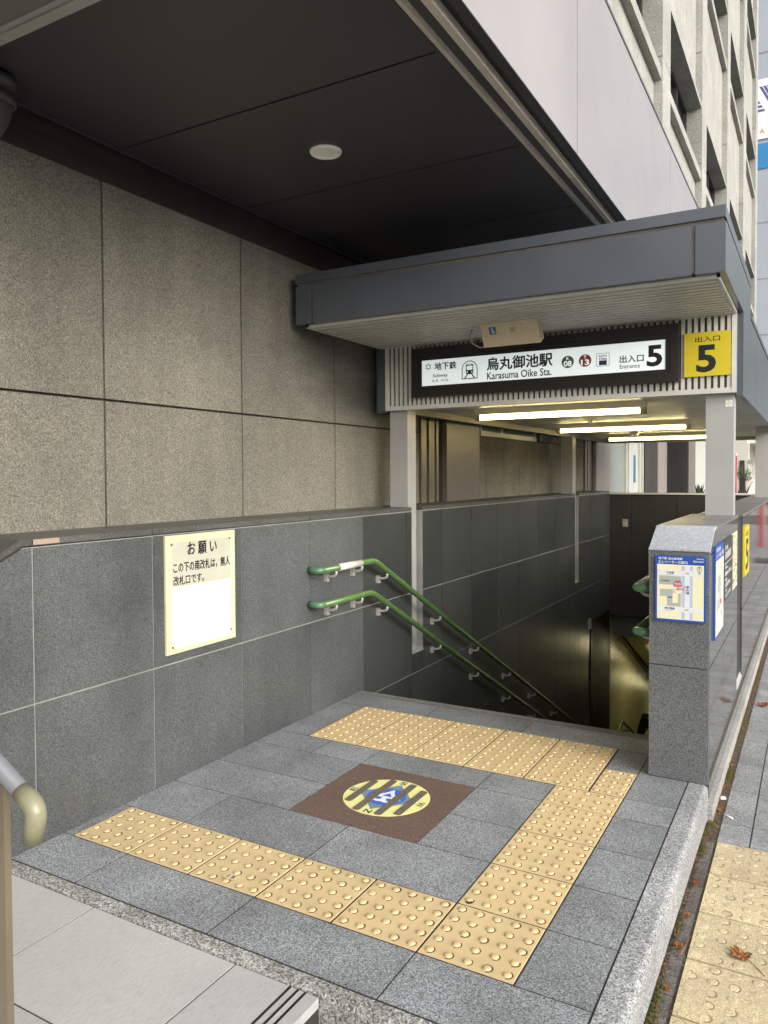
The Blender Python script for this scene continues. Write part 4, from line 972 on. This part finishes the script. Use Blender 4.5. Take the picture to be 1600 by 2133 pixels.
# ---- drain pipe in the corner
dp = thing('drain_pipe', 'dark paint spattered drain pipe with a collar bending away under the soffit corner', 'pipe', (-.24, -.12, H))
B().tube(fillet([(-.235, -.115, H - .01), (-.235, -.115, 2.79), (-.36, -.19, 2.66)], .12, 8), .066, 20).build('pipe', 'pipe', dp)
b = B(); b.lathe([(.066, 2.935), (.078, 2.932), (.078, 2.90), (.072, 2.898), (.072, 2.865), (.078, 2.862), (.078, 2.835), (.066, 2.832)], (-.235, -.115, 0), 24); b.build('collar', 'pipe', dp)

# ================================================================== HANDRAIL BESIDE THE PHOTOGRAPHER
fr = thing('handrail', 'grey vinyl handrail with an olive plastic end elbow on a flat metal post', 'handrail', (1.2, -1.1, 0))
dr_ = Vector((1.254 - 1.186, 0, .821 - .857)); dr_.normalize()
E0 = Vector((1.250, -1.1, .823))
B().tube([E0 - dr_ * .9, E0], .0165, 20).build('rail', 'rail_grey', fr)
pe = fillet([E0 - dr_ * .004, E0 + dr_ * .048, E0 + dr_ * .048 + Vector((-.016, 0, -.062))], .036, 8)
B().tube(pe, .0185, 20, radii=[.0180] + [.0190] * (len(pe) - 2) + [.0178]).build('elbow', 'elbow', fr)
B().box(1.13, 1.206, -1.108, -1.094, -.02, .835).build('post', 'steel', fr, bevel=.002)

# ================================================================== LITTER AND SMALL MARKS
def leaf(label, x, y, z, s, rot, mat, stem=True, curl=.25, group='fallen dry leaves'):
    l_ = thing('fallen_leaf', label, 'leaf', (x, y, z), group)
    out = []
    lob = [(0, -.35), (.20, -.42), (.30, -.25), (.55, -.22), (.48, .02), (.72, .20), (.42, .28), (.45, .55), (.22, .50), (.10, .85), (0, .62), (-.12, .82), (-.22, .48), (-.46, .50), (-.40, .25), (-.70, .15), (-.46, -.02), (-.50, -.25), (-.28, -.25), (-.18, -.42)]
    b = B(); cr, sr = math.cos(rot), math.sin(rot)
    def P(a, c_, h): return Vector((x + s * (a * cr - c_ * sr), y + s * (a * sr + c_ * cr), z + h))
    rnd = random.Random(hash((round(x, 3), round(y, 3))) & 0xffff)
    cv = b.bm.verts.new(P(0, 0, s * .10)); mid = []; ov = []
    for a, c_ in lob:
        mid.append(b.bm.verts.new(P(a * .55, c_ * .55, s * (.06 + rnd.uniform(-.03, .07)))))
        ov.append(b.bm.verts.new(P(a * (1 - curl * .3), c_ * (1 - curl * .2), .002 + s * rnd.uniform(.0, curl))))
    n = len(lob)
    for i in range(n):
        b.bm.faces.new([cv, mid[i], mid[(i + 1) % n]]); b.bm.faces.new([mid[i], ov[i], ov[(i + 1) % n], mid[(i + 1) % n]])
    b.build('blade', mat, l_)
    if stem: B().tube([P(0, 0, s * .1), P(.05, -.5, s * .08), P(.0, -1.0, s * .05), P(-.12, -1.6, .002)], s * .022, 6).build('stem', mat, l_)
leaf('large brown leaf with a long stem lying on the pale tactile paving', 2.315, .70, -.149, .060, .85, 'leaf')
leaf('brown leaf on the grey pavers beside the polished wall', 2.222, 3.72, -.15, .06, 1.2, 'leaf', False, .5)
leaf('bright orange crumpled leaf against the wall plinth', 2.130, 2.46, -.15, .026, .5, 'leaf_orange', False, .5)
leaf('small orange leaf on the gutter beside the mossy tuft', 2.128, 2.14, -.15, .016, 2.0, 'leaf_orange', False, .5)
leaf('reddish leaf in the gutter just beyond the kerb end', 2.137, 1.84, -.15, .022, 2.8, 'leaf_orange', False, .6)
leaf('thin rust coloured leaf in the gutter beside the pale tactile paving corner', 2.130, 1.10, -.15, .022, 1.2, 'leaf_orange', False, .6)
leaf('small orange leaf in the gutter halfway along the kerb', 2.128, .86, -.15, .016, .3, 'leaf_orange', False, .6)
leaf('curled rusty leaf in the gutter near the long dry twig', 2.132, .66, -.15, .026, 1.9, 'leaf_orange', False, .6)
leaf('little orange leaf in the gutter nearest the camera', 2.135, .42, -.15, .016, 1.1, 'leaf_orange', False, .6)
tag(B().prism([(2.128, 1.975), (2.150, 1.985), (2.144, 2.015), (2.122, 2.004)], 2, -.149, -.144).build('paper_scrap', 'paper'), 'white paper scrap on the gutter below the polished wall', 'litter')
tag(B().tube([(2.158, 1.80, -.146), (2.196, 1.775, -.146)], .004, 8).build('cigarette_butt', 'paper'), 'white cigarette butt lying on the grey paver near the paper scrap', 'litter')
tag(B().tube([(2.138, .60, -.145), (2.150, .67, -.143), (2.153, .735, -.146)], .0018, 6).build('dry_twig', 'leaf'), 'thin curved dry twig in the gutter beside the tactile paving', 'twig')
# leaf crumbs and moss
b = B(); rnd = random.Random(3)
for k in range(5200):
    y = rnd.uniform(-.3, 6.0); x = 2.103 + abs(rnd.gauss(0, .024)) if y < 1.7 else 2.121 + abs(rnd.gauss(0, .028)); s_ = rnd.uniform(.002, .008); a = rnd.uniform(0, 6.3); q = -.1485 + rnd.uniform(0, .005)
    b.face([(x + s_ * math.cos(a), y + s_ * math.sin(a), q), (x + s_ * .5 * math.cos(a + 1.6), y + s_ * .5 * math.sin(a + 1.6), q + .002), (x - s_ * math.cos(a), y - s_ * math.sin(a), q + .001)])
tag(b.build('leaf_litter', 'leaf_crumb'), 'brown leaf crumbs swept along the foot of the kerb and wall', 'leaf litter', None, 'stuff')
b = B()
for (yc, ln, den) in ((2.33, .12, 700), (1.62, .08, 300), (1.40, .07, 320), (.78, .10, 260), (.22, .22, 1300), (3.2, .5, 420), (4.4, .7, 420)):
    for k in range(den):
        y = rnd.gauss(yc, ln * .5); x0 = 2.104 if y < 1.7 else 2.122; x = x0 + abs(rnd.gauss(0, .011)); h = rnd.uniform(.004, .014); a = rnd.uniform(0, 6.3); w = .0014
        b.face([(x - w * math.cos(a), y - w * math.sin(a), -.151), (x + w * math.cos(a), y + w * math.sin(a), -.151), (x + rnd.gauss(0, .004), y + rnd.gauss(0, .004), -.151 + h)])
tag(b.build('moss', 'moss', recalc=False), 'green moss tufts growing in the joint at the foot of the kerb', 'moss', None, 'stuff')
st = thing('paper_label', 'small cream printed paper label stuck on the near tactile strip', 'sticker', (.752, .053, .007))
B().box(.725, .779, .040, .070, .0060, .0066).build('sheet', 'board', st)
b = B(); b.text('注 意', (0, 0, .0070), X, Y, .733, .771, .046, .064, .02); b.build('lettering', 'ink_red', st)
def blob(label, x, y, z, r):
    pts = [(x + r * random.uniform(.6, 1.2) * math.cos(a), y + r * random.uniform(.6, 1.2) * math.sin(a)) for a in [k * math.pi / 6 for k in range(12)]]
    tag(B().prism(pts, 2, z, z + .003).build('gum_spot', 'ink'), label, 'gum spot', 'dark gum spots')
blob('black gum spot on the corner tile of the short dotted strip', 1.535, .322, .0015, .013); blob('dark gum spot on the double row of dotted tiles', .476, 1.497, .0015, .013)

# ================================================================== PERSON GOING DOWN THE STAIRS
def skin_mesh(name, mat, joints, bones, parent, sub=2):
    me = bpy.data.meshes.new(name); me.from_pydata([j[:3] for j in joints], bones, [])
    o = bpy.data.objects.new(name, me); COL.objects.link(o)
    m = o.modifiers.new('skin', 'SKIN'); m.use_smooth_shade = True
    o.modifiers.new('sub', 'SUBSURF').levels = sub; o.modifiers['sub'].render_levels = sub
    sv = me.skin_vertices[0].data
    for i, j in enumerate(joints): sv[i].radius = (j[3], j[4] if len(j) > 4 else j[3]); sv[i].use_root = (i == 0)
    dg = bpy.context.evaluated_depsgraph_get(); nm = bpy.data.meshes.new_from_object(o.evaluated_get(dg))
    bpy.data.objects.remove(o); b = B(); b.bm.from_mesh(nm)
    for f in b.bm.faces: f.smooth = True
    return b.build(name, mat, parent, recalc=False)
px, py = .70, 8.95; fz = -rise * 22 ; fz2 = fz - rise
pr_ = thing('person', 'person in dark clothes going down the stairs, mostly hidden behind the map pillar', 'person', (px, py, fz))
J = lambda dx, dy, dz, r, r2=None: (px + dx, py + dy, fz + dz, r, r2 or r)
body_j = [J(0, 0, .92, .13, .10), J(0, 0, 1.15, .125, .09), J(0, 0, 1.36, .15, .095), J(0, .01, 1.47, .06), J(0, .03, 1.55, .055), J(0, .03, 1.63, .085, .095), J(0, .03, 1.71, .07, .08),
          J(-.18, 0, 1.40, .05), J(-.24, -.05, 1.13, .042), J(-.22, .08, .90, .034), J(-.215, .12, .83, .03), J(.18, 0, 1.40, .05), J(.24, .03, 1.13, .042), J(.24, .12, .90, .034), J(.24, .15, .83, .03),
          J(-.09, 0, .86, .085), J(-.10, .06, .46, .06), J(-.10, -.02, .10, .04), J(.09, 0, .86, .085), J(.10, .16, .42, .06), J(.10, .20, -.06, .04)]
bones = [(0, 1), (1, 2), (2, 3), (3, 4), (4, 5), (5, 6), (2, 7), (7, 8), (8, 9), (9, 10), (2, 11), (11, 12), (12, 13), (13, 14), (0, 15), (15, 16), (16, 17), (0, 18), (18, 19), (19, 20)]
skin_mesh('body', 'skin', body_j, bones, pr_)
jk = [J(0, 0, .86, .155, .12), J(0, 0, 1.15, .148, .112), J(0, 0, 1.37, .165, .11), J(0, .01, 1.47, .075), J(-.19, 0, 1.40, .065), J(-.25, -.05, 1.13, .056), J(-.225, .075, .93, .046), J(.19, 0, 1.40, .065), J(.25, .03, 1.13, .056), J(.245, .11, .93, .046)]
skin_mesh('jacket', 'cloth', jk, [(0, 1), (1, 2), (2, 3), (2, 4), (4, 5), (5, 6), (2, 7), (7, 8), (8, 9)], pr_)
tr = [J(0, 0, .93, .145, .112), J(-.09, 0, .84, .10), J(-.10, .06, .46, .076), J(-.10, -.02, .10, .062), J(.09, 0, .84, .10), J(.10, .16, .42, .076), J(.10, .20, -.06, .062)]
skin_mesh('trousers', 'cloth_navy', tr, [(0, 1), (1, 2), (2, 3), (0, 4), (4, 5), (5, 6)], pr_)
skin_mesh('hair', 'hair', [J(0, .0, 1.60, .085, .085), J(0, .0, 1.69, .088, .098), J(0, .02, 1.75, .06, .07)], [(0, 1), (1, 2)], pr_)
for dx, dy, dz in ((-.10, .03, 0), (.10, .25, -.1512)):
    skin_mesh('shoe', 'cloth', [J(dx, dy - .09, dz + .045, .04), J(dx, dy, dz + .045, .042), J(dx, dy + .12, dz + .035, .033, .045)], [(0, 1), (1, 2)], pr_, 2)
for dx, dy in ((-.215, .13), (.24, .16)):
    hj = [J(dx, dy, .82, .022, .03), J(dx, dy + .02, .76, .020, .036)]; hb = [(0, 1)]
    for k in range(4):
        hj += [J(dx, dy - .012 + .021 * k, .735, .009), J(dx + .006, dy - .012 + .022 * k, .70 + .004 * abs(k - 1), .0085), J(dx + .012, dy - .010 + .021 * k, .675 + .006 * abs(k - 1), .008)]; n0 = 2 + 3 * k; hb += [(1, n0), (n0, n0 + 1), (n0 + 1, n0 + 2)]
    hj += [J(dx + .008, dy + .055, .785, .010), J(dx + .012, dy + .075, .75, .009)]; n0 = len(hj) - 2; hb += [(0, n0), (n0, n0 + 1)]
    skin_mesh('hand', 'skin', hj, hb, pr_, 1)

# ================================================================== BACKGROUND ALONG THE STREET
sb = thing('sheeted_building', 'distant building wrapped in grey scaffold sheeting with a blue band and white banner', 'building', (8, 44, 0))
B().box(-3.0, 22, 40, 52, 0, 34).build('sheeting', 'sheet_grey', sb)
b = B()
for z in (2.7 * k for k in range(1, 13)): b.box(-3.0, 22, 39.985, 39.999, z, z + .05)
for k in range(14): b.box(-2.95 + 1.8 * k, -2.91 + 1.8 * k, 39.982, 39.998, 0, 34)
b.build('sheet_seams', 'paver', sb)
B().box(-3.0, 22, 39.95, 39.98, 16.1, 17.30).build('blue_band', 'sheet_blue', sb)
bn = B().box(-.35, 6.0, 39.93, 39.95, 17.5, 20.35).build('banner', 'sheet_white', sb)
b = B()
o_ = Vector((0, 39.925, 0))
for k in range(3): b.poly3([(.0 + .16 * k, 20.0 - .0 * k), (.12 + .16 * k, 20.0), (.62 + .16 * k, 19.0), (.50 + .16 * k, 19.0)], o_, X, Z)
for k in range(3): b.poly3([(-.05, 18.8 + .2 * k), (.26 - .1 * k, 18.8 + .2 * k), (.20 - .1 * k, 18.92 + .2 * k), (-.05, 18.92 + .2 * k)], o_, X, Z)
b.build('banner_logo', 'navy', bn)
B().text('A', o_, X, Z, .02, .24, 17.75, 18.0, .02).build('banner_lettering', 'orange', bn)
# small white building and plants seen past the right-hand post
wb = thing('white_building', 'small cream white shop front with a dark door far down the street past the posts', 'building', (0, 31, 0))
B().box(-2, 0.28, 30.0, 36, -.15, 3.6).build('wall', 'white_wall', wb); B().box(.28, 3.0, 30.3, 36, 2.55, 3.6).build('upper_wall', 'white_wall', wb); B().box(.28, 3.0, 33.5, 33.6, -.15, 2.55).build('recess_wall', 'sheet_white', wb)
B().box(.04, .20, 29.97, 29.998, -.15, 1.9).build('door', 'dark_panel', wb); B().box(.28, .34, 30.0, 30.3, -.15, 2.55).build('pillar', 'white_wall', wb)
rp = thing('red_pole', 'thin red pole standing by the small potted tree down the street', 'pole', (.31, 25, -.15)); B().tube([(.32, 25, -.15), (.32, 25, 1.98)], .022, 10).build('shaft', paint('red_paint', (.45, .03, .03), .4), rp); B().lathe([(.0, 2.06), (.03, 2.03), (.03, 1.98), (.022, 1.975)], (.32, 25, 0), 10).build('tip', 'paper', rp)
def tree(name, label, base, h, rad, zc, n, leafs, mats=('bark', 'foliage'), pot=None):
    t2 = thing(name, label, 'tree', base); x, y, z = base; rn = random.Random(int(x * 100 + y * 10))
    b = B(); b.tube([(x, y, z), (x + .02 * h, y, z + h * .4), (x, y + .02 * h, z + h * .75)], .02 * h, 8, radii=[.022 * h, .015 * h, .006 * h])
    for k in range(7):
        a = rn.uniform(0, 6.28); s0 = z + h * rn.uniform(.35, .65); b.tube([(x, y, s0), (x + rad * .4 * math.cos(a), y + rad * .4 * math.sin(a), s0 + h * .12), (x + rad * .8 * math.cos(a), y + rad * .8 * math.sin(a), s0 + h * .26)], .008 * h, 6, radii=[.009 * h, .006 * h, .003 * h])
    b.build('trunk', mats[0], t2)
    b = B(); cl = [(x + rn.gauss(0, rad * .45), y + rn.gauss(0, rad * .45), z + zc + rn.gauss(0, rad * .45)) for _ in range(n)]
    for _ in range(leafs):
        c = rn.choice(cl); p = Vector((c[0] + rn.gauss(0, rad * .16), c[1] + rn.gauss(0, rad * .16), c[2] + rn.gauss(0, rad * .13)))
        d = Vector((rn.gauss(0, 1), rn.gauss(0, 1), rn.gauss(0, 1))).normalized(); e = d.orthogonal().normalized(); s_ = rad * rn.uniform(.035, .07)
        b.face([p + d * s_, p + e * s_ * .6, p - d * s_, p - e * s_ * .6])
    b.build('crown', mats[1], t2, recalc=False)
tree('potted_tree', 'small leafy potted tree far down the street beside the red pole', (.52, 25.4, -.15), 2.1, .34, 1.62, 22, 900)
bp = thing('bicycle', 'dark bicycle leaning near the small potted tree down the street', 'bicycle', (.45, 24.4, -.15))
def ring(c, r, t_r):
    return [(c[0] + r * .45 * math.cos(a), c[1] + r * .9 * math.cos(a), c[2] + r * math.sin(a)) for a in [k * math.pi / 10 for k in range(21)]]
for dy in (0, .95):
    w_ = B().tube(ring((.42 + dy * .12, 24.2 + dy, .19), .33, .02), .018, 6, caps=False).build('wheel', 'black', bp)
B().tube([(.42, 24.2, .19), (.45, 24.55, .65), (.50, 25.0, .62), (.53, 25.15, .19)], .015, 6).tube([(.45, 24.55, .65), (.47, 24.7, .20), (.50, 25.0, .62)], .013, 6).build('frame', 'black', bp)
B().tube([(.40, 25.03, .86), (.50, 25.0, .9), (.60, 25.0, .86)], .012, 6).tube([(.5, 25.0, .62), (.5, 25.0, .9)], .012, 6).build('handlebar', 'black', bp)
B().box(.42, .48, 24.42, 24.64, .80, .85).tube([(.45, 24.53, .62), (.45, 24.53, .82)], .012, 6).build('saddle', 'black', bp, bevel=.0)
pt = thing('potted_plant', 'low leafy plant on the white sill above the black wall', 'plant', (1.02, 10.6, 1.0))
b = B(); rn = random.Random(5)
for k in range(26):
    a = rn.uniform(0, 6.28); r = rn.uniform(.03, .10); h = rn.uniform(.10, .28); p = Vector((.98 + .02 * math.cos(a), 10.6, 1.02)); q = Vector((.98 + r * math.cos(a), 10.6 + r * math.sin(a), 1.02 + h)); e = Vector((-math.sin(a), math.cos(a), 0)) * .018
    b.face([p, (p + q) / 2 + e, q, (p + q) / 2 - e])
b.build('leaves', 'foliage', pt, recalc=False); B().lathe([(.06, .80), (.075, .98), (.065, .98), (.0, .97)], (.98, 10.6, 0), 14).build('pot', 'brown_panel', pt)
# far side of the street, out of view; building kept low to let light in
os_ = thing('street_facade', 'low beige building across the street, unseen and kept low to let light under the overhang', 'building', (26, 20, 0))
B().box(30, 40, -30, 70, -.2, 4.2).build('wall', 'opp', os_)
b = B()
for k in range(1):
    for j in range(24): b.box(29.96, 29.99, -28 + 4 * j, -25.4 + 4 * j, 1.2 + 3.7 * k, 3.4 + 3.7 * k)
b.build('window_band', 'glass_dark', os_)
tree('street_tree', 'leafy street tree by the kerb, reflected in the shop glass', (4.8, 15.5, -.15), 6.0, 1.7, 4.2, 50, 2600)

bs = thing('banner_stand', 'red upright cloth banner on a pavement stand, reflected in the polished wall', 'banner', (2.56, 13, -.15))
B().box(2.46, 2.55, 12.99, 13.0, .12, 1.3).build('cloth', paint('red_cloth', (.40, .015, .02), .7), bs)
b = B(); b.tube([(2.45, 13.0, -.10), (2.45, 13.0, 1.34)], .012, 8); b.tube([(2.45, 13.0, 1.32), (2.56, 13.0, 1.32)], .008, 8); b.build('pole', 'ink_white', bs); B().box(2.33, 2.62, 12.85, 13.15, -.15, -.08).build('base', 'pipe', bs, bevel=.01)
for o in list(SC.objects):
    if '_w' in o: del o['_w']
